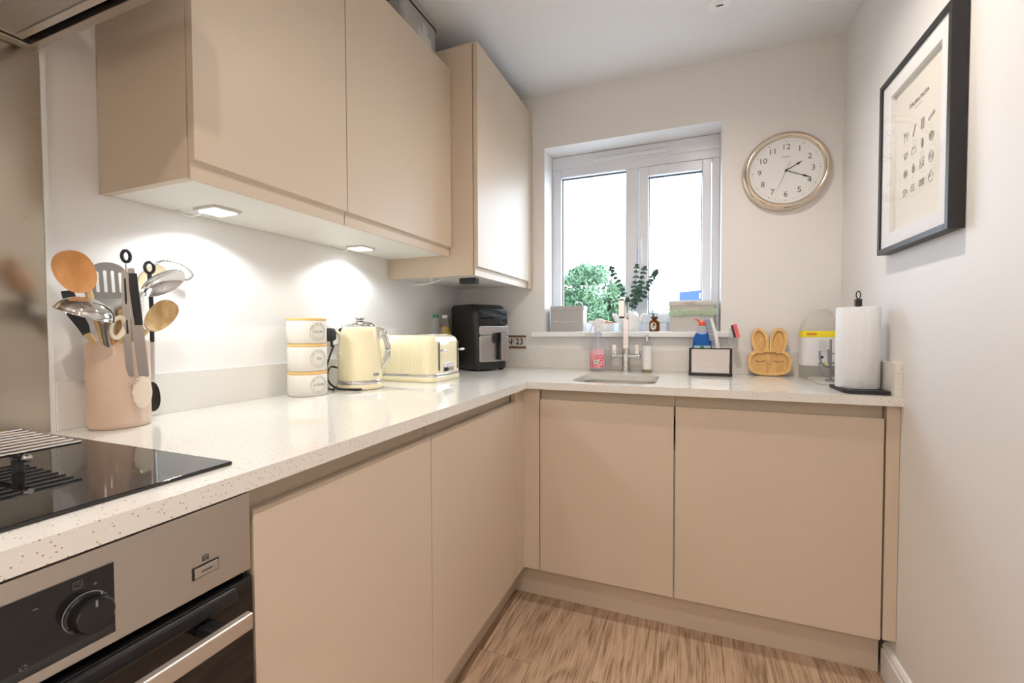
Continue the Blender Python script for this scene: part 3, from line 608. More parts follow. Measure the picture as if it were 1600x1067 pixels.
def icon(s, kind, y, z, q=0.0135):
    def L(pts, r=0.0006): s.tube([(XP, y-u*q, z+v_*q) for u, v_ in pts], r, 4)
    def C(u, v_, r, a0=0, a1=360, sq=1.0): L([(u+r*math.cos(math.radians(a0+(a1-a0)*k/16)), v_+r*sq*math.sin(math.radians(a0+(a1-a0)*k/16))) for k in range(17)])
    if kind == 0: L([(-.8, -1), (-.9, .6), (-.3, .9), (-.2, -.2), (.3, .1), (.2, 1)]); L([(.2, 1), (.7, .8), (.8, -.6), (.2, -.9)]); C(-.55, .75, .3)
    if kind == 1: L([(-.6, -1), (-.2, 0), (.3, .9), (.6, 1.1), (.6, .7), (.1, -.3), (-.3, -1.1), (-.6, -1)])
    if kind == 2:
        for u in (-.6, -.2, .2, .6): L([(u, -1), (u, 1)])
        L([(-.6, 1), (.6, 1)]); L([(-.6, -1), (.6, -1)])
    if kind == 3:
        for k in range(4): C(-1+.6*k, .2*k-.3, .33)
    if kind == 4: C(-.5, .3, .45); C(.1, -.2, .45); C(.6, .3, .35); C(-.4, -.5, .3)
    if kind == 5: C(0, -.3, .95, 0, 180); L([(-.95, -.3), (-1, -.8), (.95, -.6), (.95, -.3)]); C(0, -.1, .5, 20, 160)
    if kind == 6: C(0, 0, .45, 0, 360, 2.2); L([(-.1, -.8), (.1, .8)]); L([(.15, -.7), (.25, .5)])
    if kind == 7: C(0, 0, .9); L([(-.6, -.5), (.5, .6)]); L([(-.3, -.7), (.7, .3)]); L([(-.7, -.1), (.2, .8)])
    if kind == 8: C(0, 0, .85); C(0, 0, .45); L([(-.6, .6), (.6, -.6)]); L([(-.6, -.6), (.6, .6)])
    if kind == 9: C(0, -.3, .6); L([(-.5, 0), (0, 1), (.5, 0)]); L([(-.2, -.8), (-.1, .4)]); L([(.2, -.8), (.1, .4)])
    if kind == 10: L([(-.8, -1), (-.8, .9), (.8, 1), (.8, -.9), (-.8, -1)]); C(0, 0, .5); L([(-.8, -.6), (.8, -.5)])
    if kind == 11: C(0, 0, .95, 0, 360, 1.2); C(0, 0, .55, 0, 360, 1.2); C(0, 0, .2)
    if kind == 12: C(-.3, .3, .5); C(.5, 0, .4); L([(-.9, -.9), (-.6, -.2), (0, -.6), (.2, -1)])
    if kind == 13:
        for u in (-.6, 0, .6): C(u, 0, .35, 90, 300, 2.0)
    if kind == 14: L([(-1, -.6), (1, -.6), (1, .6), (-1, .6), (-1, -.6)]); L([(-1, .4), (1, .4)]); L([(-1, -.4), (1, -.4)]); L([(-.4, -.3), (-.1, .3), (.3, -.3), (.5, .3)])
    if kind == 15: C(0, -.1, .8, 0, 330, 1.2); C(-.3, .2, .2); L([(0, .9), (.2, 1.3)])
cap = S(); PENC = mat('pencil_grey', (0.16, 0.16, 0.16), 0.7)
for r_ in range(4):
    for c_ in range(4):
        y = PYc+0.074-0.0495*c_; z = 1.668-0.0525*r_
        s = S(); icon(s, r_*4+c_, y, z); s.obj('pasta_drawing', PENC, pp, smooth=0)
        cap.box(XP-0.0002, XP, y-0.007, y+0.007, z-0.0235, z-0.0225)
cap.obj('captions', mat('pale_grey_ink', (0.5, 0.48, 0.44), 0.7), pp, smooth=0)
S().box(XF+0.003, XF+0.0045, iy0, iy1, iz0, iz1).obj('cover_glass', PICGLASS, t, smooth=0)

# house number plaque
t = thing('number_plaque', 'small tile plaque reading No 23 on the back wall beside the black appliance', 'plaque', (0.335, 0, 1.05))
S().box(0.278, 0.396, -0.006, -0.0005, 1.0135, 1.0845).obj('tile', mat('tile_cream', (0.72, 0.68, 0.62), 0.3), t, smooth=0, bevel=0.001)
bdr = vary(mat('brown_border', (0.1, 0.05, 0.03), 0.4), (0.05, 0.03, 0.02), (0.33, 0.16, 0.10), 160)
S().box(0.278, 0.396, -0.0066, -0.0061, 1.0135, 1.0250).box(0.278, 0.396, -0.0066, -0.0061, 1.0730, 1.0845).obj('border', bdr, t, smooth=0)
s = text_shape('N', 0.046, frame_m((0.299, -0.0064, 1.049), (1, 0, 0), (0, 0, 1)), bold=0.0010); s2 = text_shape('23', 0.046, frame_m((0.3575, -0.0064, 1.049), (1, 0, 0), (0, 0, 1)), bold=0.0010); s.add(s2.v, s2.f)
s3 = text_shape('o', 0.022, frame_m((0.3205, -0.0064, 1.0565), (1, 0, 0), (0, 0, 1))); s.add(s3.v, s3.f); s.obj('digits', INK, t, smooth=0, bevel=0)

# double socket with two plugs
t = thing('wall_socket', 'white double wall socket behind the canisters and kettle', 'socket', (0, -1.0, 1.075))
S().box(0.0005, 0.008, -1.072, -0.926, 1.062, 1.148).obj('face_plate', WHITEP, t, smooth=0, bevel=0.003)
for y in (-1.035, -0.962): S().box(0.0082, 0.011, y-0.006, y+0.006, 1.130, 1.141).obj('switch', WHITEP, t, smooth=0, bevel=0.001)
def plug(y, lb):
    t = thing('plug', lb, 'plug', (0.0085, y, 1.10), 'black plugs in the double socket')
    S().loft([[(x, y+p[0], 1.100+p[1]) for p in rrect(-0.014*k, 0.014*k, -0.024*k, 0.024*k, 0.010*k, 4)] for x, k in ((0.0085, 1.0), (0.024, 0.98), (0.032, 0.8))]).obj('body', BLACKP, t, smooth=50)
    S().lathe([(0.005, 0), (0.004, -0.02)], (0.021, y, 1.076), 12).obj('cable_collar', BLACKP, t)
plug(-1.030, 'black plug on the left of the double socket, beside the canisters')
plug(-0.968, 'black plug on the right of the double socket, beside the kettle spout')

# ================================================================== CROCK OF UTENSILS
KX, KY = 0.0685, -1.7045; KT = 1.093
t = thing('utensil_crock', 'pale pink glazed ceramic crock full of kitchen utensils beside the hob', 'utensil pot', (KX, KY, ZT))
S().lathe([(0.0, ZT+0.0003), (0.050, ZT+0.0003), (0.0535, ZT+0.004), (0.0545, ZT+0.012), (0.0545, KT-0.002), (0.0535, KT), (0.0515, KT), (0.0505, KT-0.003), (0.0505, ZT+0.008), (0.0, ZT+0.007)], (KX, KY, 0), 64, cap0=False, cap1=False).obj('pot', PINKC, t, smooth=60)
def V(*a): return Vector(a)
def blade(s, c, ax, side, L, Wd, th, dish=0.0, nu=10, nv=8, pw=2.2, tip=0.8):
    """spoon bowl / blade: c centre, ax along handle direction to tip, side = width dir; closed dished ellipse solid"""
    ax = Vector(ax).normalized(); side = Vector(side); side = (side-ax*side.dot(ax)).normalized(); nn = ax.cross(side); c = Vector(c)
    top = []; bot = []; N = 28; rings = []
    for k in range(nv+1):
        f = k/nv; ring = []
        for i in range(N):
            a = 2*PI*i/N; ca, sa_ = math.cos(a), math.sin(a)
            u = math.copysign(abs(ca)**(2/pw), ca)*L/2*f; v_ = math.copysign(abs(sa_)**(2/pw), sa_)*Wd/2*f
            v_ *= 1-(1-tip)*(-u/(L/2)*0.5+0.5 if tip < 1 else 0)
            ring.append((u, v_, -dish*(1-f*f)))
        rings.append(ring)
    inner = [[c+ax*u+side*v_+nn*(h_+th/2) for u, v_, h_ in r] for r in rings]; outer_ = [[c+ax*u+side*v_+nn*(h_-th/2) for u, v_, h_ in r] for r in rings]
    seq = inner[1:][::1]; allr = inner[1:]+outer_[:0:-1]
    s.loft(allr, cap0=True, cap1=True); return s

def facing(ax, tilt):
    ax = Vector(ax).normalized(); cd = V(0.87, -0.49, -0.1); n0 = (cd-ax*cd.dot(ax)).normalized()
    n0 = Matrix.Rotation(math.radians(tilt), 3, ax) @ n0; return n0.cross(ax)
DSTEEL2 = mat('satin_steel', (0.42, 0.40, 0.38), 0.35, 1.0)
DSTEEL = mat('dull_dark_steel', (0.30, 0.29, 0.28), 0.3, 1.0)
def foot(x, y): return V(x, y, ZT+0.010)
cam_dir = V(1.14, -0.58, 0).normalized()       # towards the room's middle
# 1 big round beech spoon, left
t = thing('wooden_spoon', 'large orange-brown wooden spoon with an egg-shaped bowl at the left of the crock', 'spoon', (0.075, -1.71, ZT+.01), 'utensils in the crock')
hp = V(0.100, -1.746, 1.095); tp = V(0.118, -1.79, 1.228)
blade(S(), V(0.118, -1.796, 1.230), V(0.03, -0.32, 0.9), V(-0.45, -0.85, -0.25), 0.082, 0.064, 0.007, 0.008, tip=0.88).obj('bowl', WOOD1, t, smooth=60)
S().tube([foot(0.055, -1.688), hp, V(0.116, -1.776, 1.196)], [0.005, 0.0055, 0.006], 10).obj('handle', WOOD3, t)
# 2 slotted turner
t = thing('slotted_turner', 'grey steel slotted turner with four slots, standing in the pink crock', 'spatula', (0.05, -1.70, ZT+.01), 'utensils in the crock')
bm = S(); o3 = V(0.045, -1.7035, 1.1840); uu = V(0.05, 0.995, 0.05).normalized(); vv = V(-0.08, 0.0, 1).normalized()
def Q(a, b): return tuple(o3+uu*a+vv*b)
outl = [(-0.028, 0.0), (0.027, 0.004), (0.031, 0.02)]+[(0.031*math.cos(a), 0.062+0.020*math.sin(a)) for a in [PI*k/12 for k in range(13)]]+[(-0.031, 0.02)]
bmh = bmesh.new(); es = []
loops = [outl]+[rrect(cx-0.0032, cx+0.0032, 0.016, 0.066-abs(cx)*0.25, 0.0031, 3) for cx in (-0.0205, -0.0068, 0.0068, 0.0205)]
for lp in loops:
    vs_ = [bmh.verts.new(Q(a, b)) for a, b in lp]; es += [bmh.edges.new((vs_[i], vs_[(i+1) % len(vs_)])) for i in range(len(vs_))]
bmesh.ops.triangle_fill(bmh, use_beauty=True, edges=es); bmh.verts.index_update(); sl = S().add([v.co.copy() for v in bmh.verts], [tuple(v.index for v in f.verts) for f in bmh.faces]); bmh.free()
o = sl.obj('blade', DSTEEL, t, smooth=0); m_ = o.modifiers.new('s', 'SOLIDIFY'); m_.thickness = 0.0014
s = S(); s.loft([[Q(-0.028, 0.0), Q(0.027, 0.0035), Q(0.027, 0.0020), Q(-0.028, -0.0015)], [tuple(V(*Q(-0.012, -0.016))+V(.012, 0, 0)), tuple(V(*Q(0.012, -0.014))+V(.012, 0, 0)), tuple(V(*Q(0.012, -0.0155))+V(.010, 0, 0)), tuple(V(*Q(-0.012, -0.0175))+V(.010, 0, 0))], [tuple(V(*Q(-0.007, -0.04))+V(.018, 0, 0)), tuple(V(*Q(0.006, -0.04))+V(.018, 0, 0)), tuple(V(*Q(0.006, -0.041))+V(.016, 0, 0)), tuple(V(*Q(-0.007, -0.041))+V(.016, 0, 0))]])
s.obj('neck', DSTEEL, t, smooth=30)
S().tube([V(*Q(-0.001, -0.038))+V(.017, 0, 0), V(0.066, -1.706, 1.10), foot(0.078, -1.700)], 0.0055, 8, 0.4, up=(1, 0, 0)).obj('handle', STEEL, t)
# 3 ladle, left
def dome(s, c, n_, r, depth, th=0.0012):
    prof = [(r+0.0015, 0.0), (r, -0.001)]+[(r*math.cos(a), -depth*math.sin(a)) for a in [PI/2*k/9 for k in range(1, 9)]]+[(0.001, -depth)]
    s.lathe(prof, c, 40, n_, cap0=False, cap1=True); return s
def metal_shell(o, th=0.0012):
    m_ = o.modifiers.new('s', 'SOLIDIFY'); m_.thickness = th; return o
t = thing('steel_ladle', 'shiny steel ladle with its bowl leaning out over the left of the pink crock', 'ladle', (0.09, -1.72, ZT+.01), 'utensils in the crock')
metal_shell(dome(S(), V(0.132, -1.789, 1.148), V(-0.25, -0.22, -0.92), 0.045, 0.033).obj('bowl', CHROME, t, smooth=60))
S().tube(smoothpts([V(0.135, -1.744, 1.150), V(0.128, -1.752, 1.140), V(0.112, -1.748, 1.105), foot(0.060, -1.690)]), 0.0065, 8, 0.3, up=(0.6, -0.8, 0)).obj('handle', STEEL, t)
# 4 ladle / shallow skimmer, right, shiny dish
t = thing('serving_spoon', 'large shiny steel serving spoon tipped over the right of the pink crock', 'spoon', (0.06, -1.68, ZT+.01), 'utensils in the crock')
blade(S(), V(0.072, -1.612, 1.228), V(0.05, 0.88, 0.47), facing(V(0.05, 0.88, 0.47), 38), 0.104, 0.062, 0.0016, 0.016, tip=0.9).obj('bowl', CHROME, t, smooth=60)
S().tube(smoothpts([V(0.072, -1.655, 1.203), V(0.076, -1.671, 1.170), V(0.078, -1.676, 1.10), foot(0.062, -1.712)]), 0.0055, 8, 0.4, up=(1, 0, 0)).obj('handle', STEEL, t)
# 5 pale wooden spoon behind it
t = thing('wooden_spoon', 'pale cream wooden spoon mostly hidden behind the shiny serving spoon', 'spoon', (0.05, -1.68, ZT+.01), 'utensils in the crock')
blade(S(), V(0.040, -1.618, 1.235), V(0.0, 0.62, 0.7), facing(V(0.0, 0.62, 0.7), 20), 0.085, 0.056, 0.006, 0.008, tip=0.9).obj('bowl', mat('cream_wood', (0.78, 0.66, 0.46), 0.5), t, smooth=60)
S().tube([V(0.040, -1.648, 1.200), V(0.050, -1.668, 1.12), foot(0.058, -1.695)], 0.0055, 8).obj('handle', WOOD3, t)
# 6 olive-brown wooden spoon lower right
t = thing('wooden_spoon', 'smaller olive-brown wooden spoon facing out at the lower right of the pink crock', 'spoon', (0.07, -1.69, ZT+.01), 'utensils in the crock')
blade(S(), V(0.107, -1.640, 1.150), V(0.02, 0.62, 0.78), V(-0.45, -0.70, 0.55), 0.082, 0.054, 0.007, 0.010, tip=0.82).obj('bowl', WOOD2, t, smooth=60)
S().tube([V(0.104, -1.668, 1.118), V(0.097, -1.683, 1.095), foot(0.062, -1.722)], [0.006, 0.0055, 0.005], 10).obj('handle', WOOD3, t)
# 7 whisk, coil
t = thing('coil_whisk', 'flat wire coil whisk lying behind the serving spoon at the top right of the crock', 'whisk', (0.03, -1.66, ZT+.01), 'utensils in the crock')
s = S(); c = V(0.022, -1.556, 1.266); A = V(0.1, 0.90, -0.30).normalized(); B_ = V(0.35, 0.15, 0.6).normalized(); Cn = A.cross(B_)
lp = [c+A*(0.040*math.cos(a))+B_*(0.020*math.sin(a)) for a in [2*PI*k/40 for k in range(40)]]
s.tube(lp, 0.0014, 6, closed=True); s.obj('loop', DSTEEL, t)
s = S(); turns = 34; cp_ = []
for k in range(turns*10):
    a = 2*PI*k/(turns*10); b2 = 2*PI*k/10; p = c+A*(0.040*math.cos(a))+B_*(0.020*math.sin(a)); d = (A*math.cos(a)+B_*0.5*math.sin(a)).normalized()
    cp_.append(p+d*0.0052*math.cos(b2)+Cn*0.0052*math.sin(b2))
s.tube(cp_, 0.0008, 4, closed=True); s.obj('coil', DSTEEL, t)
S().tube([c-A*0.040, V(0.035, -1.640, 1.21), V(0.050, -1.665, 1.10), foot(0.052, -1.690)], 0.0020, 8).obj('handle', STEEL, t)
# 8 black looped handle tool hanging outside right
t = thing('hanging_ladle', 'steel utensil with a black loop end hanging down the right side of the pink crock', 'utensil', (0.045, -1.625, 0.95), 'utensils in the crock')
lc = V(0.055, -1.632, 1.262); s = S()
s.tube([lc+V(0.002*math.cos(a), 0.0085*math.cos(a), 0.0125*math.sin(a)) for a in [2*PI*k/24 for k in range(24)]], 0.0035, 8, closed=True); s.obj('hanging_loop', BLACKP, t)
S().tube([V(0.055, -1.632, 1.247), V(0.052, -1.6275, 1.16), V(0.049, -1.6265, 1.09)], 0.005, 8, 0.6, up=(1, 0, 0)).obj('grip', BLACKP, t)
S().tube([V(0.049, -1.6265, 1.092), V(0.047, -1.6270, 1.00)], 0.0055, 8, 0.35, up=(1, 0, 0)).obj('shaft', STEEL, t)
blade(S(), V(0.047, -1.6285, 0.962), V(0, 0.02, -1), V(0.3, 1, 0), 0.070, 0.034, 0.005, 0.006).obj('head', BLACKP, t, smooth=60)
# 9 tongs hanging outside, front
t = thing('tongs', 'steel tongs with black grips and cream scalloped tip on the front of the pink crock', 'tongs', (0.125, -1.70, 0.95), 'utensils in the crock')
lc = V(0.134, -1.720, 1.270)
S().tube([lc+V(0.001, 0.0075*math.cos(a), 0.0115*math.sin(a)) for a in [2*PI*k/24 for k in range(24)]], 0.0034, 8, closed=True).obj('hanging_loop', BLACKP, t)
S().tube([V(0.134, -1.720, 1.257), V(0.134, -1.719, 1.238)], 0.0024, 8).obj('pull_rod', STEEL, t)
def strip(s, pts, wds, nrm, th):
    nrm = Vector(nrm); rings = []
    for i, (p, w_) in enumerate(zip(pts, wds)):
        p = Vector(p); d = (Vector(pts[min(i+1, len(pts)-1)])-Vector(pts[max(i-1, 0)])).normalized(); sd = d.cross(nrm).normalized()
        rings.append([p-sd*w_+nrm*th, p+sd*w_+nrm*th, p+sd*w_-nrm*th, p-sd*w_-nrm*th])
    return s.loft(rings)
N1 = V(0.85, -0.52, 0)
strip(S(), [V(0.136, -1.714, 1.246), V(0.136, -1.708, 1.20), V(0.1345, -1.700, 1.10), V(0.1325, -1.6925, 1.030), V(0.1320, -1.691, 1.018)], [0.0065, 0.0085, 0.0095, 0.0090, 0.0085], N1, 0.0012).obj('arm', DSTEEL2, t, smooth=0)
strip(S(), [V(0.1305, -1.722, 1.240), V(0.128, -1.719, 1.18), V(0.1265, -1.717, 1.10), V(0.123, -1.712, 1.030), V(0.1225, -1.711, 1.020)], [0.0045, 0.006, 0.006, 0.006, 0.006], N1, 0.0012).obj('arm', DSTEEL2, t, smooth=0)
S().tube([V(0.1380, -1.7105, 1.236), V(0.1380, -1.7085, 1.20), V(0.1375, -1.7045, 1.165), V(0.137, -1.7010, 1.128)], [0.0070, 0.0076, 0.0076, 0.0066], 12, 0.35, up=tuple(N1)).obj('grip', BLACKP, t, label='black rubber grip on the front arm')
S().tube([V(0.1300, -1.7205, 1.225), V(0.1275, -1.7180, 1.165), V(0.1270, -1.7165, 1.11)], 0.004, 10, 0.4, up=tuple(N1)).obj('grip', BLACKP, t)
s = S(); pc = V(0.1315, -1.6945, 0.985); sd = V(0.52, 0.85, 0); pl = []
for k in range(48):
    a = 2*PI*k/48; rx = 0.0165; rz = 0.034
    if PI*0.55 < a < PI*1.45: rx *= 1+0.07*math.cos(12*a); 
    pl.append((rx*math.cos(a), rz*math.sin(a)))
rings = [[pc+sd*u+V(-0.02*0, 0, 1)*v_+N1*h_ for u, v_ in pl] for h_ in (-0.0012, 0.0025)]
rings.append([pc+sd*u*0.8+V(0, 0, 1)*v_*0.88+N1*0.0045 for u, v_ in pl]); s.loft(rings)
s.obj('tip', mat('cream_silicone', (0.74, 0.66, 0.55), 0.55), t, smooth=50)
S().tube([V(0.131, -1.699, 1.018), V(0.133, -1.703, 1.012), V(0.132, -1.712, 1.009), V(0.128, -1.718, 1.004)], 0.0016, 6).obj('tip_wire', STEEL, t)
# 10 cream ring handles (scissors-like)
t = thing('ring_handled_utensil', 'cream ring-shaped utensil handle low at the front of the pink crock', 'utensil', (0.10, -1.73, ZT+.01), 'utensils in the crock')
rc = V(0.127, -1.7335, 1.123)
S().tube([rc+V(-0.004*math.cos(a), 0.0145*math.cos(a)*0.95+0.004*math.sin(a), 0.0205*math.sin(a)) for a in [2*PI*k/28 for k in range(28)]], 0.0052, 10, 0.6, closed=True).obj('ring', mat('cream_plastic', (0.78, 0.70, 0.52), 0.4), t)
S().tube([V(0.122, -1.7275, 1.103), V(0.108, -1.722, 1.085), foot(0.080, -1.70)], 0.005, 8).obj('handle', WOOD3, t)
# 11 orange wooden handles
t = thing('wooden_utensil', 'orange wooden utensil handle slanting out at the front left of the pink crock', 'utensil', (0.08, -1.72, ZT+.01), 'utensils in the crock')
S().tube([V(0.128, -1.757, 1.156), V(0.124, -1.750, 1.140), V(0.113, -1.738, 1.105), foot(0.070, -1.700)], [0.0018, 0.0062, 0.0065, 0.005], 10, 0.7, up=(1, -1, 0)).obj('handle', WOOD1, t)
t = thing('wooden_utensil', 'orange-brown wooden handle rising behind the slotted turner neck in the crock', 'utensil', (0.06, -1.70, ZT+.01), 'utensils in the crock')
S().tube([V(0.072, -1.690, 1.182), V(0.074, -1.694, 1.15), V(0.078, -1.700, 1.11), foot(0.085, -1.715)], [0.006, 0.0075, 0.0065, 0.005], 10).obj('handle', WOOD1, t)
t = thing('wooden_utensil', 'pale brown wooden handle standing upright at the front of the pink crock', 'utensil', (0.10, -1.71, ZT+.01), 'utensils in the crock')
S().tube([V(0.118, -1.7215, 1.160), V(0.116, -1.720, 1.13), V(0.105, -1.716, 1.09), foot(0.085, -1.70)], [0.0055, 0.0068, 0.006, 0.005], 10).obj('handle', WOOD2, t)
# 12 black nylon spatula
t = thing('black_spatula', 'dark blue-black spatula with a wooden handle, upside-down wedge at the far left of the crock', 'spatula', (0.06, -1.74, ZT+.01), 'utensils in the crock')
strip(S(), [V(0.088, -1.796, 1.195), V(0.088, -1.790, 1.172), V(0.088, -1.785, 1.150), V(0.088, -1.772, 1.125), V(0.087, -1.766, 1.108)], [0.009, 0.0105, 0.0115, 0.009, 0.006], N1, 0.002).obj('blade', mat('navy_silicone', (0.02, 0.026, 0.035), 0.5), t, smooth=0, bevel=0.001)
S().tube([V(0.087, -1.767, 1.112), V(0.084, -1.752, 1.090), foot(0.065, -1.700)], 0.0058, 10).obj('handle', WOOD3, t)

# ================================================================== CANISTERS
KNX, KNY, KR = 0.0844, -1.203, 0.0587
zs_ = [(ZT+0.0003, 0.9865), (0.9870, 1.0730), (1.0735, 1.1545)]
for (z0, z1), wd, lb in zip(zs_, ['COFFEE', 'TEA', 'SUGAR'], ['cream canister marked COFFEE at the bottom of the stack beside the kettle', 'cream canister marked TEA in the middle of the stack beside the kettle', 'cream canister marked SUGAR on top of the stack beside the kettle']):
    t = thing('canister', lb, 'canister', (KNX, KNY, z0), 'stacked canisters')
    S().lathe([(0.0, z0), (KR-0.005, z0), (KR, z0+0.006), (KR, z1-0.010), (KR-0.001, z1-0.0085), (0, z1-0.0085)], (KNX, KNY, 0), 64, cap0=False, cap1=False).obj('jar', STONE, t, smooth=50)
    S().lathe([(0.0, z1-0.0083), (KR-0.0005, z1-0.0083), (KR+0.0002, z1-0.007), (KR+0.0002, z1-0.0015), (KR-0.0013, z1-0.0002), (0.0, z1-0.0002)], (KNX, KNY, 0), 64, cap0=False, cap1=False).obj('wooden_lid', BAND, t, smooth=50)
    zc = (z0+z1)/2-0.003; a0 = math.radians(-9)
    def wr(p, r=KR+0.0004): 
        a = a0+p.x/r; return Vector((KNX+r*math.cos(a)+p.z*math.cos(a), KNY+r*math.sin(a)+p.z*math.sin(a), zc+p.y))
    s = text_shape(wd, 0.0105, Matrix.Identity(4), 0.0001, wrap=lambda p: wr(p))
    s.obj('word', INKG, t, smooth=0)
    s = S().tube([wr(Vector((0.0275*math.cos(b), 0.0275*math.sin(b), 0))) for b in [2*PI*k/64 for k in range(64)]], 0.00035, 4, closed=True)
    s2 = S().tube([wr(Vector((0.0205*math.cos(b), 0.0205*math.sin(b), 0))) for b in [2*PI*k/64 for k in range(64)]], 0.00025, 4, closed=True)
    s.add(s2.v, s2.f)
    s.obj('round_badge', INKG, t, smooth=0)
    s = S(); word = 'THE KITCHEN'
    for i, ch in enumerate(word):
        if ch == ' ': continue
        b = math.radians(165-i*15)
        def w2(p, b=b): 
            q = Matrix.Rotation(b-PI/2, 2) @ Vector((p.x, p.y)); return wr(Vector((q.x+0.024*math.cos(b), q.y+0.024*math.sin(b), 0)))
        s_ = text_shape(ch, 0.0060, Matrix.Identity(4), 0.0001, wrap=w2); s.add(s_.v, s_.f)
    for k in range(5):
        b = math.radians(235+k*17); s.tube([wr(Vector((0.0225*math.cos(b), 0.0225*math.sin(b), 0))), wr(Vector((0.0255*math.cos(b), 0.0255*math.sin(b), 0)))], 0.0003, 4)
    s.obj('badge_lettering', INKG, t, smooth=0)

# ================================================================== KETTLE
EX, EY = 0.128, -1.007
t = thing('electric_kettle', 'cream enamel electric kettle with a chrome band and handle beside the canisters', 'kettle', (EX, EY, ZT))
S().lathe([(0.0, 0.0005), (0.076, 0.0005), (0.080, 0.004), (0.080, 0.012), (0.0775, 0.0185), (0, 0.0185)], (EX, EY, ZT), 64, cap0=False, cap1=False).obj('power_base', CREAM, t, smooth=50)
S().lathe([(0.0772, 0.0187), (0.0782, 0.021), (0.0782, 0.031), (0.0770, 0.0328)], (EX, EY, ZT), 64).obj('chrome_band', CHROME, t, smooth=50)
bd = S().lathe([(0.0765, 0.0330), (0.0772, 0.036), (0.0770, 0.06), (0.0755, 0.10), (0.0730, 0.14), (0.0690, 0.175), (0.0655, 0.197), (0.0600, 0.211), (0.050, 0.219), (0.040, 0.222), (0, 0.222)], (EX, EY, ZT), 64, cap1=False).obj('body', CREAM, t, smooth=60)
ld = S().lathe([(0.0495, 0.2198), (0.050, 0.223), (0.048, 0.227), (0.040, 0.232), (0.026, 0.236), (0.014, 0.2375), (0.0, 0.238)], (EX, EY, ZT), 48, cap0=False, cap1=False).obj('lid', CHROME, t, smooth=60)
S().lathe([(0.012, 0.2375), (0.012, 0.242), (0.018, 0.245), (0.018, 0.249), (0.0, 0.251)], (EX, EY, ZT), 32, cap1=False).obj('lid_knob', CHROME, ld, smooth=50)
hd_ = V(0.90, 0.43, 0).normalized(); kc = V(EX, EY, ZT)
S().tube(smoothpts([kc+hd_*0.060+V(0, 0, .210), kc+hd_*0.078+V(0, 0, .206), kc+hd_*0.093+V(0, 0, .188), kc+hd_*0.1005+V(0, 0, .155), kc+hd_*0.1000+V(0, 0, .115), kc+hd_*0.090+V(0, 0, .088), kc+hd_*0.0765+V(0, 0, .078)], 5), 0.0105, 12, 0.65, up=(0, 0, 1)).obj('handle', CHROME, t, smooth=60)
S().tube(smoothpts([kc+hd_*0.074+V(0, 0, .188), kc+hd_*0.0835+V(0, 0, .180), kc+hd_*0.0915+V(0, 0, .153), kc+hd_*0.0905+V(0, 0, .118), kc+hd_*0.0835+V(0, 0, .098)], 5), 0.0045, 10, 1.4, up=(0, 0, 1)).obj('handle_insert', GREYL, t, smooth=60)
s = S(); sd = V(-hd_.y, hd_.x, 0)
s.loft([[kc-hd_*0.066+sd*0.022+V(0, 0, .196), kc-hd_*0.066-sd*0.022+V(0, 0, .196), kc-hd_*0.066-sd*0.004+V(0, 0, .160), kc-hd_*0.066+sd*0.004+V(0, 0, .160)],
        [kc-hd_*0.078+sd*0.013+V(0, 0, .203), kc-hd_*0.078-sd*0.013+V(0, 0, .203), kc-hd_*0.070-sd*0.002+V(0, 0, .165), kc-hd_*0.070+sd*0.002+V(0, 0, .165)],
        [kc-hd_*0.085+sd*0.006+V(0, 0, .206), kc-hd_*0.085-sd*0.006+V(0, 0, .206), kc-hd_*0.081-sd*0.002+V(0, 0, .200), kc-hd_*0.081+sd*0.002+V(0, 0, .200)]])
s.obj('spout', CREAM, t, smooth=60, bevel=0.003)
a = math.radians(-8); bc = kc+V(0.0778*math.cos(a), 0.0778*math.sin(a), 0.052); tg = V(-math.sin(a), math.cos(a), 0)
s = S(); s.loft([[bc+tg*u+V(0, 0, v_)+V(math.cos(a), math.sin(a), 0)*h_ for u, v_ in rrect(-0.013, 0.013, -0.0055, 0.0055, 0.005, 4)] for h_ in (-0.004, 0.001)]); s.obj('badge', SILVERB, t, smooth=0)
s = S()
for k in range(5): s.loft([[bc+tg*(u-0.008+0.0042*k)+V(0, 0, v_)+V(math.cos(a), math.sin(a), 0)*h_ for u, v_ in rrect(-0.0013, 0.0013, -0.0025, 0.0025, 0.001, 2)] for h_ in (0.0011, 0.0013)])
s.obj('badge_marks', INKG, t, smooth=0)
o = S().tube(smoothpts([V(0.030, -0.968, 1.062), V(0.060, -1.02, 0.985), V(0.075, -1.095, 0.990), V(0.085, -1.118, 0.950), V(0.120, -1.115, 0.922), V(0.165, -1.088, 0.9165), V(0.186, -1.070, 0.9155)], 8), 0.0032, 8).obj('power_cable', BLACKP)
tag(o, 'black kettle cable looping over the worktop at the left of the cream kettle', 'cable', 'black appliance cables')
o = S().tube(smoothpts([V(0.030, -1.030, 1.062), V(0.040, -1.075, 0.99), V(0.060, -1.105, 0.93), V(0.10, -1.110, 0.9145), V(0.06, -1.06, 0.9140), V(0.03, -0.95, 0.9140), V(0.03, -0.84, 0.9145), V(0.06, -0.81, 0.9150)], 8), 0.0032, 8).obj('power_cable', BLACKP)
tag(o, 'black toaster cable running behind the cream kettle along the worktop', 'cable', 'black appliance cables')

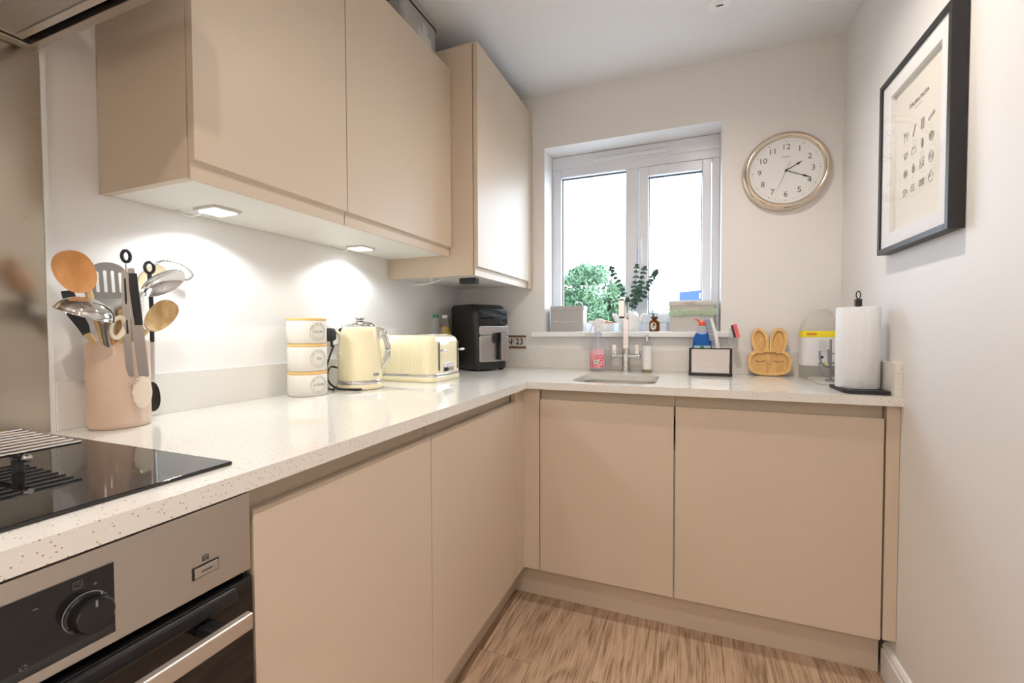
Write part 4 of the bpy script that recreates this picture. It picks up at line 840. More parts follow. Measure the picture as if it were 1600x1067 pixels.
# ================================================================== TOASTER
TX0, TX1, TY0, TY1 = 0.030, 0.300, -0.802, -0.567
t = thing('toaster', 'cream ribbed four-slice toaster with chrome trim between the kettle and the black fryer', 'toaster', (0.165, -0.685, ZT))
S().loft([[(x, y, z) for x, y in rrect(TX0-e_, TX1+e_, TY0-e_, TY1+e_, 0.035, 8)] for z, e_ in ((ZT+0.0005, 0.000), (ZT+0.005, 0.003), (ZT+0.016, 0.003), (ZT+0.0205, 0.001))]).obj('base', CREAM, t, smooth=50)
S().loft([[(x, y, z) for x, y in rrect(TX0-e_, TX1+e_, TY0-e_, TY1+e_, 0.035, 8)] for z, e_ in ((ZT+0.0207, 0.0005), (ZT+0.0225, 0.0015), (ZT+0.0305, 0.0015), (ZT+0.0322, 0.0))]).obj('chrome_band', CHROME, t, smooth=50)
def ribbed(z, ins):
    pts = []
    base = rrect(TX0+ins, TX1-ins, TY0+ins*1.1, TY1-ins*1.1, 0.034, 8)
    # add ribs along the two long sides
    out = []; n = len(base)
    for i in range(n):
        a_ = Vector(base[i]); b_ = Vector(base[(i+1) % n]); out.append(tuple(a_))
        if (b_-a_).length > 0.10 and abs(a_.y-b_.y) < 1e-6:
            K = 18; sg = -1 if a_.y > (TY0+TY1)/2 else 1
            for k in range(1, K*4):
                f = k/(K*4); q = a_+(b_-a_)*f; out.append((q.x, q.y+sg*(0.0010-0.0010*abs(math.cos(PI*f*K)))*1.6))
    return [(x, y, z) for x, y in out]
prof = [(0.0324, 0.000), (0.10, 0.000), (0.145, 0.0015), (0.165, 0.005), (0.177, 0.011), (0.1845, 0.022), (0.1855, 0.030)]
tb = S().loft([ribbed(ZT+h_, i_) for h_, i_ in prof]).obj('body', CREAM, t, smooth=28)
for y in (-0.735, -0.635):
    S().box(0.085, 0.255, y-0.028, y+0.028, ZT+0.1857, ZT+0.1875).obj('slot_surround', STEEL, t, smooth=0, bevel=0.001)
    for d in (-0.013, 0.013): S().box(0.092, 0.248, y+d-0.008, y+d+0.008, ZT+0.1876, ZT+0.1882).obj('bread_slot', BLACKM, t, smooth=0)
for y in (-0.755, -0.605):
    sl = S().box(TX1-0.004, TX1+0.0012, y-0.0035, y+0.0035, ZT+0.045, ZT+0.150).obj('lever_slot', BLACKM, t, smooth=0)
    S().box(TX1-0.004, TX1+0.0016, y-0.0065, y-0.0037, ZT+0.043, ZT+0.158).box(TX1-0.004, TX1+0.0016, y+0.0037, y+0.0065, ZT+0.043, ZT+0.158).box(TX1-0.004, TX1+0.0016, y-0.0036, y+0.0036, ZT+0.151, ZT+0.158).obj('slot_trim', CHROME, sl, smooth=0)
    S().tube([(TX1+0.0014, y, ZT+0.124), (TX1+0.016, y, ZT+0.124)], 0.0035, 10).tube([(TX1+0.016, y-0.004, ZT+0.124), (TX1+0.020, y+0.012, ZT+0.124), (TX1+0.019, y+0.026, ZT+0.124)], [0.005, 0.0062, 0.0045], 12).obj('lever', CHROME, t)
pn = S().box(TX1-0.002, TX1+0.0015, -0.721, -0.638, ZT+0.0370, ZT+0.0720).obj('control_panel', SILVERB, t, smooth=0, bevel=0.001)
for k in range(3): S().rbox(TX1+0.0016, TX1+0.004, -0.716+0.0255*k, -0.695+0.0255*k, ZT+0.0565, ZT+0.0670, 0.001).obj('button', WHITEP, pn, smooth=0)
S().lathe([(0.0075, 0), (0.0065, 0.010), (0, 0.010)], (TX1+0.0016, -0.704, ZT+0.0465), 20, (1, 0, 0), cap1=False).obj('browning_knob', BLACKP, pn)
S().box(TX1+0.0016, TX1+0.002, -0.690, -0.652, ZT+0.0455, ZT+0.0475).obj('scale_mark', INK, pn, smooth=0)

# ================================================================== BOTTLES BEHIND THE TOASTER
def oil_bottle(x, y, lb, capm, fill, h=0.280):
    t = thing('oil_bottle', lb, 'bottle', (x, y, ZT), 'cooking oil bottles')
    S().lathe([(0.0, 0.0005), (0.030, 0.0005), (0.033, 0.005), (0.033, 0.150), (0.030, 0.185), (0.018, 0.235), (0.0135, 0.250), (0.0135, h-0.016)], (x, y, ZT), 32, cap0=False).obj('glass', CLEARP, t, smooth=50)
    S().lathe([(0.0, 0.003), (0.030, 0.003), (0.0315, 0.006), (0.0315, min(fill, .150)), (0.0285, max(min(fill, 0.185), .151)), (0.0175, max(fill, .186)), (0, max(fill, .186)+.0005)], (x, y, ZT), 32, cap0=False, cap1=False).obj('oil', OIL, t, smooth=50)
    S().lathe([(0.0145, h-0.0158), (0.0150, h-0.014), (0.0150, h-0.001), (0.013, h), (0, h)], (x, y, ZT), 24, cap1=False).obj('cap', capm, t)
oil_bottle(0.075, -0.405, 'clear bottle with a green cap behind the toaster, mostly empty at the top', GREENCAP, 0.186)
oil_bottle(0.060, -0.290, 'bottle of yellow oil with a white cap beside the black fryer', WHITEP, 0.225)

# ================================================================== AIR FRYER (own coordinates: front faces -y, width along x)
AW, AD, AH = 0.208, 0.245, 0.336
ang = math.atan2(0.184, 0.095)
Fc = V(0.253, -0.322, 0); uvec = V(math.cos(ang), math.sin(ang), 0); vvec = V(-math.sin(ang), math.cos(ang), 0)
cen = Fc+uvec*AW/2+vvec*AD/2
t = thing('air_fryer', 'black and steel air fryer with a drawer handle in the corner of the worktop', 'air fryer', (cen.x, cen.y, ZT), rz=ang)
hw, hd2 = AW/2, AD/2
def sec(z, wx, dy0, dy1, r): return [(x, y, z) for x, y in rrect(-wx, wx, dy0, dy1, r, 8)]
S().loft([sec(0.008, hw-.004, -hd2+.002, hd2-.012, .035), sec(0.012, hw, -hd2, hd2-.010, .038), sec(0.10, hw, -hd2, hd2-.006, .038), sec(0.20, hw, -hd2, hd2-.002, .038), sec(0.285, hw, -hd2+.002, hd2, .038), sec(0.312, hw-.001, -hd2+.010, hd2, .036), sec(0.326, hw-.004, -hd2+.024, hd2-.002, .034), sec(0.334, hw-.012, -hd2+.045, hd2-.010, .030)]).obj('body', mat('fryer_black', (0.013, 0.013, 0.015), 0.32), t, smooth=45)
S().loft([[(x, -hd2-0.0006+yy, z) for x, z in pr_] for yy, pr_ in ((0.004, rrect(-hw+.030, hw-.012, 0.225, 0.318, 0.03, 6)), (0.0, rrect(-hw+.030, hw-.012, 0.225, 0.318, 0.03, 6)))]) 
dsp = S().loft([[(-hw+.020+(2*hw-.032)*u, y0_, z_) for u in (0, 1)]+[(-hw+.020+(2*hw-.032)*u, y0_+0.010, z_) for u in (1, 0)] for y0_, z_ in ((-hd2-.0020, 0.232), (-hd2-.0022, 0.270), (-hd2+.0005, 0.288), (-hd2+.0085, 0.309))])
dsp.obj('touch_display', BLACKG, t, smooth=40)
dwr = S().loft([[(x, yy, z) for x, z in rrect(-hw+.014, hw-.006, 0.046, 0.176, 0.010, 5)] for yy in (-hd2-0.0005, -hd2-0.0085)]).obj('drawer_front', FRYSTEEL, t, smooth=40, bevel=0.002)
S().loft([[(x, yy, z) for x, z in rrect(-hw+.014, hw-.006, 0.179, 0.224, 0.010, 5)] for yy in (-hd2-0.0005, -hd2-0.0085)]).obj('upper_panel', FRYSTEEL, t, smooth=40, bevel=0.002)
S().box(-hw+.013, hw-.005, -hd2-0.006, -hd2-0.0004, 0.1762, 0.1788).obj('seam', BLACKM, t, smooth=0)
hs = S().loft([[(x, yy, z) for x, z in rrect(-.010, .060, 0.136, 0.192, 0.02, 6)] for yy in (-hd2-0.0086, -hd2-0.020)]).obj('handle_mount', BLACKP, dwr, smooth=40, bevel=0.002)
s = S().loft([[(0.020, -hd2-.020, z), (0.056, -hd2-.020, z), (0.056, -hd2-.034, z), (0.020, -hd2-.034, z)] for z in (0.052, 0.192)])
s.obj('handle', BLACKP, dwr, smooth=0, bevel=0.003)
S().loft([[(x, yy, z) for x, z in rrect(.022, .054, 0.054, 0.190, 0.004, 3)] for yy in (-hd2-0.0342, -hd2-0.0365)]).obj('handle_face', FRYSTEEL, dwr, smooth=0)
for x in (-hw+.03, hw-.03):
    for y in (-hd2+.03, hd2-.04): S().lathe([(0.012, 0.0004), (0.014, 0.0085)], (x, y, 0), 16).obj('foot', RUBBER, t)

# ================================================================== ON THE WINDOW BOARD
SZ = WZ0+0.0005
t = thing('storage_tin', 'grey lidded metal tin with faint white lettering at the left of the window board', 'storage tin', (0.62, 0.075, SZ))
S().rbox(0.522, 0.700, 0.030, 0.120, SZ, 1.232, 0.006).obj('body', GREYM, t, smooth=40)
S().rbox(0.519, 0.703, 0.027, 0.123, 1.2165, 1.2400, 0.007).obj('lid', GREYM, t, smooth=40, bevel=0.002)
S().tube(bez((0.645, 0.075, 1.2405), (0.642, 0.075, 1.268), (0.690, 0.075, 1.268), (0.687, 0.075, 1.2405), 14), 0.0016, 8).obj('lid_handle', CHROME, t)
s = S(); LG = mat('white_lettering', (0.70, 0.70, 0.70), 0.6)
bird = [(-.006, 0), (-.002, .003), (.0, .001), (.002, .003), (.006, 0), (.002, -.003), (-.002, -.003)]
for dx in (0.0, 0.0135): s.prism([(0.549+dx+a_, 1.158+b_) for a_, b_ in bird], 'y', 0.0292, 0.0296)
s2 = text_shape('LAUNDRY POWDER', 0.0100, frame_m((0.625, 0.0294, 1.1560), (1, 0, 0), (0, 0, 1)), 0.0001); s.add(s2.v, s2.f); s.obj('lettering', LG, t, smooth=0)
t = thing('dish', 'low white dish holding orange-brown bars on the window board beside the grey tin', 'dish', (0.79, 0.08, SZ))
S().lathe([(0.0, 0.0), (0.046, 0.0), (0.052, 0.006), (0.056, 0.042), (0.0535, 0.042), (0.050, 0.010), (0.0, 0.008)], (0.800, 0.075, SZ), 48, cap0=False, cap1=False).obj('bowl', WHITEC, t, smooth=50)
for x, y, a in ((0.790, 0.075, 0.3), (0.822, 0.070, -0.4)):
    s = S().rbox(-0.024, 0.024, -0.015, 0.015, 0, 0.014, 0.012); s.xf(Matrix.Translation((x, y, SZ+0.040)) @ Matrix.Rotation(a, 4, 'Z') @ Matrix.Rotation(0.2, 4, 'Y'))
    tag(s.obj('soap_bar', TERRA, smooth=40, bevel=0.004), 'orange-brown soap bar lying %s in the white dish' % ('at the left' if x < 0.8 else 'at the right'), 'soap', 'soap bars in the dish')
VXc, VYc = 0.928, 0.070
t = thing('cactus_vase', 'white textured ceramic vase with two stubby arms behind the tap', 'vase', (VXc, VYc, SZ))
S().lathe([(0.0, 0.0), (0.044, 0.0), (0.050, 0.006), (0.0515, 0.040), (0.050, 0.075), (0.040, 0.098), (0.028, 0.104), (0.026, 0.102), (0.035, 0.090), (0.044, 0.05), (0.042, 0.010), (0, 0.008)], (VXc, VYc, SZ), 48, cap0=False, cap1=False).obj('pot', WHITEC, t, smooth=60)
for sg in (-1, 1):
    S().tube(smoothpts([(VXc+sg*0.046, VYc, SZ+0.052), (VXc+sg*0.060, VYc, SZ+0.060), (VXc+sg*0.068, VYc, SZ+0.074), (VXc+sg*0.073, VYc, SZ+0.086), (VXc+sg*0.0735, VYc, SZ+0.091)], 4), [0.012]*13+[0.0115, 0.010, 0.008, 0.003], 14).obj('arm', WHITEC, t, smooth=60)
t = thing('eucalyptus_stems', 'dark green eucalyptus stems with round leaves standing in the white vase behind the tap', 'foliage', (VXc, VYc, SZ+0.01))
rnd = random.Random(3)
def disc(s, c, n_, r):
    q = Vector((0, 0, 1)).rotation_difference(Vector(n_).normalized()); N = 8
    pts = [c+q @ Vector((r*math.cos(2*PI*i/N), r*0.82*math.sin(2*PI*i/N), 0.0012 if i % 2 else 0)) for i in range(N)]
    s.add(pts+[c-q @ Vector((0, 0, 0.0016))], [(i, (i+1) % N, N) for i in range(N)])
stems = [[(0.935, 0.07, 1.12), (0.925, 0.068, 1.21), (0.905, 0.062, 1.285), (0.868, 0.055, 1.37), (0.840, 0.050, 1.430)],
         [(0.930, 0.07, 1.12), (0.945, 0.068, 1.25), (0.958, 0.062, 1.34), (0.966, 0.060, 1.435)],
         [(0.926, 0.07, 1.12), (0.952, 0.060, 1.25), (0.985, 0.05, 1.34), (1.006, 0.045, 1.420)],
         [(0.922, 0.07, 1.12), (0.965, 0.064, 1.23), (1.010, 0.056, 1.31), (1.040, 0.050, 1.365), (1.062, 0.045, 1.402)],
         [(0.924, 0.07, 1.12), (0.946, 0.05, 1.22), (0.972, 0.04, 1.285), (0.985, 0.03, 1.33)]]
for st in stems:
    pts = smoothpts(st, 8); S().tube(pts, 0.0011, 6).obj('stem', SOIL, t)
    s = S(); L = len(pts); k = int(L*0.36); ph = rnd.random()*6
    while k < L:
        p = pts[k]; d = (pts[min(k+1, L-1)]-pts[k-1]).normalized(); a = d.orthogonal().normalized(); f = (k-L*0.36)/(L*0.64)
        r = 0.0135*(1-0.25*f)
        q = Matrix.Rotation(ph, 3, d) @ a
        for sg in (-1, 1): disc(s, p+q*sg*(r*0.75)+Vector((0, -.002*sg, 0)), d*0.35+q*sg*0.35+Vector((rnd.uniform(-.3, .3), -0.9, rnd.uniform(-.2, .5))), r*rnd.uniform(.8, 1.1))
        ph += PI/2+rnd.uniform(-.3, .3); k += 2
    disc(s, pts[-1]+d*0.004, Vector((0, -1, .3)), 0.010)
    o = s.obj('leaves', LEAF, t, smooth=0); m_ = o.modifiers.new('s', 'SOLIDIFY'); m_.thickness = 0.0006
t = thing('reed_diffuser', 'amber glass reed diffuser bottle with a white label on the window board', 'diffuser', (1.0545, 0.035, SZ))
S().lathe([(0.0, 0.0), (0.022, 0.0), (0.0245, 0.003), (0.0250, 0.042), (0.022, 0.050), (0.012, 0.056), (0.0115, 0.062), (0.0165, 0.064), (0.0170, 0.072), (0.0150, 0.073), (0.0095, 0.072), (0.0095, 0.058)], (1.0545, 0.035, SZ), 32, cap0=False, cap1=False).obj('bottle', AMBER, t, smooth=50)
S().lathe([(0.0, 0.002), (0.021, 0.002), (0.0225, 0.006), (0.0225, 0.030), (0.0, 0.030)], (1.0545, 0.035, SZ), 32, cap0=False, cap1=False).obj('oil', mat('dark_amber_oil', (0.05, 0.016, 0.004), 0.1), t, smooth=50)
lc = []
for k in range(32):
    a = 2*PI*k/32; r = 0.0150+0.0016*math.cos(8*a); th_ = r*math.cos(a)*0.95/0.0252; lc.append((1.0545+0.0254*math.sin(th_-0.14), 0.035-0.0254*math.cos(th_-0.14), SZ+0.026+r*1.25*math.sin(a)))
S().loft([lc, [(x*1+ (x-1.0545)*0.02, y-0.0004, z) for x, y, z in lc]]).obj('label', vary(mat('patterned_label', (.8, .8, .75), .6), (0.62, 0.62, 0.50), (0.84, 0.83, 0.78), 230), t, smooth=0)
for x, y, z in ((1.013, 0.05, 1.303), (1.028, 0.04, 1.298), (1.034, 0.060, 1.302), (1.052, 0.03, 1.305), (1.100, 0.035, 1.300), (1.043, 0.02, 1.250)):
    S().tube([(1.0545-(x-1.0545)*0.25, 0.035-(y-0.035)*.2, SZ+0.010), (x, y, z)], 0.0014, 6).obj('reed', BLACKM, t)
t = thing('storage_bin', 'large pale grey lidded plastic box at the right of the window board', 'storage box', (1.2265, 0.06, SZ))
s = S().loft([[(x, y, z) for x, y in rrect(1.124-e_, 1.329+e_, 0.014-e_, 0.122+e_, 0.014, 5)] for z, e_ in ((SZ, -0.003), (1.226, 0.0))]); s.obj('body', GREYL, t, smooth=40)
S().loft([[(x, y, z) for x, y in rrect(1.124-e_, 1.329+e_, 0.014-e_, 0.122+e_, 0.014, 5)] for z, e_ in ((1.2262, 0.003), (1.244, 0.003), (1.2525, -0.002))]).obj('lid', GREYL, t, smooth=40, bevel=0.0015)
S().rbox(1.192, 1.240, 0.006, 0.0105, 1.238, 1.2475, 0.001).obj('lid_tab', GREYL, t, smooth=0)
s = S(); N = 40; rings = []
rnd = random.Random(5)
for k in range(N+1):
    f = k/N; x = 1.117+0.219*f; zc = 1.198-0.004*math.sin(3*f); h_ = 0.0125+0.003*math.sin(9*f)+0.0015*rnd.random()
    rings.append([(x, 0.0085-0.002*rnd.random(), zc-h_), (x, 0.0065-0.003*rnd.random(), zc-h_*.3), (x, 0.0085-0.003*rnd.random(), zc+h_*.2), (x, 0.0065-0.002*rnd.random(), zc+h_), (x, 0.0098, zc+h_), (x, 0.0098, zc-h_)])
s.loft(rings); tag(s.obj('plastic_bag', BAGP, smooth=30), 'crumpled clear green-tinted bag band stretched across the pale grey box', 'plastic bag')

# ================================================================== TAP AND BOTTLES AT THE SINK
t = thing('mixer_tap', 'chrome mixer tap with a square spout and two lever handles behind the sink', 'tap', (0.930, -0.060, ZT))
TX, TYc = 0.930, -0.060
S().lathe([(0.024, 0.0003), (0.024, 0.004), (0.0195, 0.006), (0.0185, 0.050), (0.0185, 0.110), (0.0160, 0.113), (0, 0.113)], (TX, TYc, ZT), 40, cap1=False).obj('base_column', CHROME, t, smooth=40)
S().tube([(TX-0.054, TYc, 0.9870), (TX+0.054, TYc, 0.9870)], 0.0125, 20).obj('cross_body', CHROME, t, smooth=40)
S().rbox(TX-0.013, TX+0.013, TYc-0.013, TYc+0.013, 1.0232, 1.262, 0.002).obj('riser', CHROME, t, smooth=0)
s = S(); s.prism([(TYc+0.013, 1.250), (TYc+0.013, 1.2705), (TYc+0.004, 1.2745), (-0.205, 1.2560), (-0.216, 1.246), (-0.216, 1.172), (-0.190, 1.172), (-0.190, 1.2320)], 'x', TX-0.0135, TX+0.0135)
s.obj('spout', CHROME, t, smooth=0, bevel=0.002)
S().box(TX-0.0137, TX+0.0137, -0.2164, -0.1896, 1.201, 1.2025).obj('spout_collar', BRASS, t, smooth=0)
S().rbox(TX-0.011, TX+0.011, -0.213, -0.193, 1.166, 1.1719, 0.002).obj('aerator', BLACKM, t, smooth=0)
for sg in (-1, 1):
    h_ = S().lathe([(0.0150, 0), (0.0155, 0.003), (0.0155, 0.012), (0.012, 0.016), (0, 0.016)], (TX+sg*0.054, TYc, 0.9870), 28, (sg, 0, 0), cap1=False).obj('valve', CHROME, t, smooth=40)
    S().rbox(TX+sg*0.053-0.0105, TX+sg*0.053+0.0105, TYc-0.024, TYc-0.0135, 0.998, 1.0425, 0.002).obj('lever', CHROME, t, smooth=0, bevel=0.001)
# spray bottle
PX, PY = 0.797, -0.080
t = thing('spray_bottle', 'clear trigger spray bottle with a pink patterned label left of the tap', 'spray bottle', (PX, PY, ZT))
S().lathe([(0.0, 0.0004), (0.034, 0.0004), (0.038, 0.004), (0.0385, 0.085), (0.0375, 0.118), (0.031, 0.150), (0.020, 0.178), (0.0165, 0.190), (0.0165, 0.200)], (PX, PY, ZT), 40, sy=0.72, cap0=False).obj('bottle', CLEARP, t, smooth=50)
pm = mat('pink_floral_label', (0.8, 0.1, 0.2), 0.5); n, l, b = nodes(pm)
tc = n.new('ShaderNodeTexCoord'); vo = n.new('ShaderNodeTexVoronoi'); vo.inputs['Scale'].default_value = 150; l.new(tc.outputs['Object'], vo.inputs[0]); rp = n.new('ShaderNodeValToRGB')
rp.color_ramp.elements[0].position = 0.35; rp.color_ramp.elements[0].color = (0.80, 0.06, 0.13, 1); rp.color_ramp.elements[1].position = 0.62; rp.color_ramp.elements[1].color = (0.88, 0.50, 0.52, 1)
l.new(vo.outputs['Distance'], rp.inputs[0]); l.new(rp.outputs[0], b.inputs['Base Color'])
def curved_label(name, cx, cy, rx, ry, a0, a1, z0, z1, m, par, off=0.0006):
    o1 = []; 
    for z_ in (z0, z1):
        o1.append([(cx+(rx+off)*math.cos(math.radians(a)), cy+(ry+off)*math.sin(math.radians(a)), z_) for a in [a0+(a1-a0)*k/14 for k in range(15)]]+[(cx+(rx+off-.0004)*math.cos(math.radians(a)), cy+(ry+off-.0004)*math.sin(math.radians(a)), z_) for a in [a1+(a0-a1)*k/14 for k in range(15)]])
    return S().loft(o1).obj(name, m, par, smooth=30)
lb = curved_label('label', PX, PY, 0.0385, 0.0277, -160, -30, ZT+0.018, ZT+0.082, pm, t)
dd = S().lathe([(0.0115, 0), (0.0115, 0.0005)], (PX-0.004, PY-0.0290, ZT+0.047), 24, (-.1, -1, 0)); dd.obj('label_badge', mat('badge_mint', (0.55, 0.78, 0.70), .5), lb)
S().prism([(-.004+PX-.004, ZT+.047), (PX-.004, ZT+.054), (PX, ZT+.047), (PX-.004, ZT+.041)], 'y', PY-0.0298, PY-0.0302).obj('badge_leaf', GREENCAP, lb, smooth=0)
curved_label('pink_band', PX, PY, 0.0385, 0.0277, -155, -35, ZT+0.0825, ZT+0.108, mat('pale_pink_film', (0.85, 0.48, 0.58), .5), t)
S().lathe([(0.0170, 0.195), (0.0175, 0.197), (0.0175, 0.214), (0.014, 0.216), (0, .216)], (PX, PY, ZT), 28, cap1=False).obj('collar', WHITEP, t)
s = S(); s.prism([(PX-0.046, ZT+.236), (PX-0.048, ZT+.244), (PX-0.020, ZT+.247), (PX-0.006, ZT+.256), (PX+.012, ZT+.259), (PX+.030, ZT+.252), (PX+.036, ZT+.243), (PX+.022, ZT+.232), (PX+.013, ZT+.2165), (PX-.012, ZT+.2165), (PX-.016, ZT+.232)], 'y', PY-0.0105, PY+0.0105); s.obj('spray_head', WHITEP, t, smooth=0, bevel=0.003)
S().tube(smoothpts([(PX-0.022, PY, ZT+.234), (PX-0.030, PY, ZT+.218), (PX-0.036, PY, ZT+.200), (PX-0.041, PY, ZT+.192)], 4), 0.0042, 8, 1.5, up=(0, 1, 0)).obj('trigger', WHITEP, t)
S().tube([(PX, PY, ZT+.20), (PX+.004, PY, ZT+.012)], 0.0022, 8).obj('dip_tube', WHITEP, t)
# hand soap
HXs, HYs = 1.028, -0.0515
t = thing('soap_bottle', 'slim hand soap bottle with a white label and pump right of the tap', 'soap bottle', (HXs, HYs, ZT))
S().lathe([(0.0, 0.0004), (0.021, 0.0004), (0.0232, 0.003), (0.0235, 0.012), (0.0235, 0.138), (0.020, 0.146), (0.009, 0.150)], (HXs, HYs, ZT), 36, cap0=False).obj('bottle', CLEARP, t, smooth=50)
S().lathe([(0.0, 0.002), (0.0205, 0.002), (0.0222, 0.005), (0.0222, 0.052), (0, 0.052)], (HXs, HYs, ZT), 36, cap0=False, cap1=False).obj('soap', YELLIQ, t, smooth=50)
lb = curved_label('label', HXs, HYs, 0.0236, 0.0236, -150, -25, ZT+0.014, ZT+0.126, LABELW, t)
s = S()
for k in range(5): s.box(HXs-0.0005, HXs+0.0010, HYs-0.0250, HYs-0.0246, ZT+0.094+k*0.005, ZT+0.0965+k*0.005)
s.box(HXs-0.004, HXs+0.006, HYs-0.0250, HYs-0.0246, ZT+0.058, ZT+0.0595).box(HXs-0.008, HXs+0.010, HYs-0.0250, HYs-0.0246, ZT+0.048, ZT+0.0487); s.obj('label_print', mat('label_print_grey', (.45, .45, .42), .6), lb, smooth=0)
S().lathe([(0.0125, 0.1495), (0.0125, 0.170), (0.011, 0.172), (0, 0.172)], (HXs, HYs, ZT), 28, cap1=False).obj('pump_collar', CHROME, t)
S().tube([(HXs, HYs, ZT+.172), (HXs, HYs, ZT+.180), (HXs, HYs-.012, ZT+.183)], [0.006, 0.007, 0.004], 12).obj('pump_head', WHITEP, t)

# ================================================================== SINK CADDY AND WHAT IS IN IT
CX0, CX1, CY0, CY1 = 1.2155, 1.3860, -0.148, -0.062
t = thing('sink_caddy', 'brushed steel sink caddy on a black base right of the sink', 'caddy', ((CX0+CX1)/2, -0.105, ZT))
s = S(); th = 0.0015
s.box(CX0, CX1, CY0, CY0+th, ZT+.0125, ZT+.120).box(CX0, CX1, CY1-th, CY1, ZT+.0125, ZT+.120).box(CX0, CX0+th, CY0+th, CY1-th, ZT+.0125, ZT+.120).box(CX1-th, CX1, CY0+th, CY1-th, ZT+.0125, ZT+.120).box(CX0+th, CX1-th, CY0+th, CY1-th, ZT+.0125, ZT+.0145)
s.obj('box', FRYSTEEL, t, smooth=0)
S().rbox(CX0-.002, CX1+.002, CY0-.006, CY1+.002, ZT+.0004, ZT+.012, 0.004).obj('base_tray', BLACKP, t, smooth=40)
s = S(); s.box(CX0-.001, CX0+.009, CY0-.0022, CY0-.0003, ZT+.0125, ZT+.122).box(CX1-.009, CX1+.001, CY0-.0022, CY0-.0003, ZT+.0125, ZT+.122).box(CX0+.009, CX1-.009, CY0-.0022, CY0-.0003, ZT+.117, ZT+.122); s.obj('black_trim', BLACKP, t, smooth=0)
S().box(CX0+.010, CX1-.010, CY0-.0050, CY0-.0004, ZT+.0130, ZT+.050).obj('front_lip', FRYSTEEL, t, smooth=0, bevel=0.0015)
t = thing('washing_up_liquid', 'blue washing-up liquid bottle with a red flip cap standing in the steel caddy', 'bottle', (1.268, -0.105, ZT+.015))
LX, LY = 1.268, -0.103
S().lathe([(0.0, 0.0), (0.030, 0.0), (0.034, 0.004), (0.036, 0.05), (0.0385, 0.100), (0.034, 0.145), (0.026, 0.170), (0.0205, 0.180), (0.0185, 0.192), (0.0150, 0.206)], (LX, LY, ZT+.015), 40, sx=1.1, sy=0.62, cap0=False).obj('bottle', CLEARB, t, smooth=50)
S().lathe([(0.0, 0.002), (0.029, 0.002), (0.033, 0.006), (0.035, 0.05), (0.0373, 0.100), (0.0328, 0.145), (0.0245, 0.172), (0, 0.1725)], (LX, LY, ZT+.015), 40, sx=1.1, sy=0.62, cap0=False, cap1=False).obj('liquid', BLUELIQ, t, smooth=50)
curved_label('label', LX, LY, 0.0372, 0.0238, -150, -25, ZT+0.085, ZT+0.132, mat('oval_label', (0.55, 0.72, 0.80), .4), t, 0.002)
S().prism([(LX-.012, ZT+.120), (LX, ZT+.135), (LX+.010, ZT+.126), (LX+.003, ZT+.112)], 'y', LY-0.0264, LY-0.0268).obj('green_emblem', mat('leaf_green', (0.03, 0.30, 0.12), .5), t, smooth=0)
curved_label('neck_label', LX, LY, 0.0245, 0.0152, -160, -20, ZT+.180, ZT+.196, mat('lilac_label', (0.40, 0.45, 0.70), .5), t, 0.001)
S().lathe([(0.0150, 0.2062), (0.0165, 0.208), (0.0150, 0.221), (0.008, 0.226), (0, .226)], (LX, LY, ZT+.015), 28, cap1=False).obj('cap', RED, t)
S().tube([(LX-.008, LY-.004, ZT+.238), (LX-.018, LY-.006, ZT+.246), (LX-.030, LY-.008, ZT+.250)], [0.006, 0.0055, 0.005], 10, 0.6).obj('flip_lid', RED, t)
t = thing('washing_up_brush', 'grey-bristled dish brush with a white handle leaning in the steel caddy', 'brush', (1.33, -0.10, ZT+.015))
S().tube(smoothpts([(1.300, -0.098, ZT+.252), (1.318, -0.100, ZT+.200), (1.328, -0.102, ZT+.150), (1.334, -0.104, ZT+.100), (1.334, -0.104, ZT+.018)], 4), 0.0085, 12, 0.5, up=(0, 1, 0)).obj('handle', WHITEP, t)
s = S(); rnd = random.Random(2)
for k in range(24):
    f = k/23; p = Vector((1.304, -0.100, ZT+.248)).lerp(Vector((1.326, -0.101, ZT+.155)), f)
    for j in range(7):
        d = Vector((-1, (j-3)*0.22, 0.15+rnd.uniform(-.12, .12))).normalized(); s.tube([p+Vector((-.004, (j-3)*.003, 0)), p+Vector((-.004, (j-3)*.003, 0))+d*0.027], 0.0013, 4)
o = s.obj('bristles', mat('grey_bristle', (0.50, 0.55, 0.66), .6), t, smooth=0); o['kind'] = 'stuff'
t = thing('sponge_wand', 'clear-handled wand with a pink sponge head leaning out of the steel caddy', 'brush', (1.36, -0.09, ZT+.015))
S().tube([(1.366, -0.085, ZT+.018), (1.372, -0.085, ZT+.13), (1.388, -0.083, ZT+.165), (1.383, -0.083, ZT+.21)], [0.009, 0.010, 0.010, 0.006], 12, 0.5, up=(0, 1, 0)).obj('handle', CLEARP, t)
R_ = Matrix.Translation((1.396, -0.083, ZT+.195)) @ Matrix.Rotation(math.radians(-14), 4, 'Y')
S().rbox(-.0085, .0085, -.020, .020, -.030, .030, 0.003).xf(R_ @ Matrix.Translation((.010, 0, 0))).obj('sponge', PINK, t, smooth=0, bevel=0.002)
S().box(-.0045, .0010, -.018, .018, -.026, .027).xf(R_).obj('holder', BLACKP, t, smooth=0, bevel=0.001)

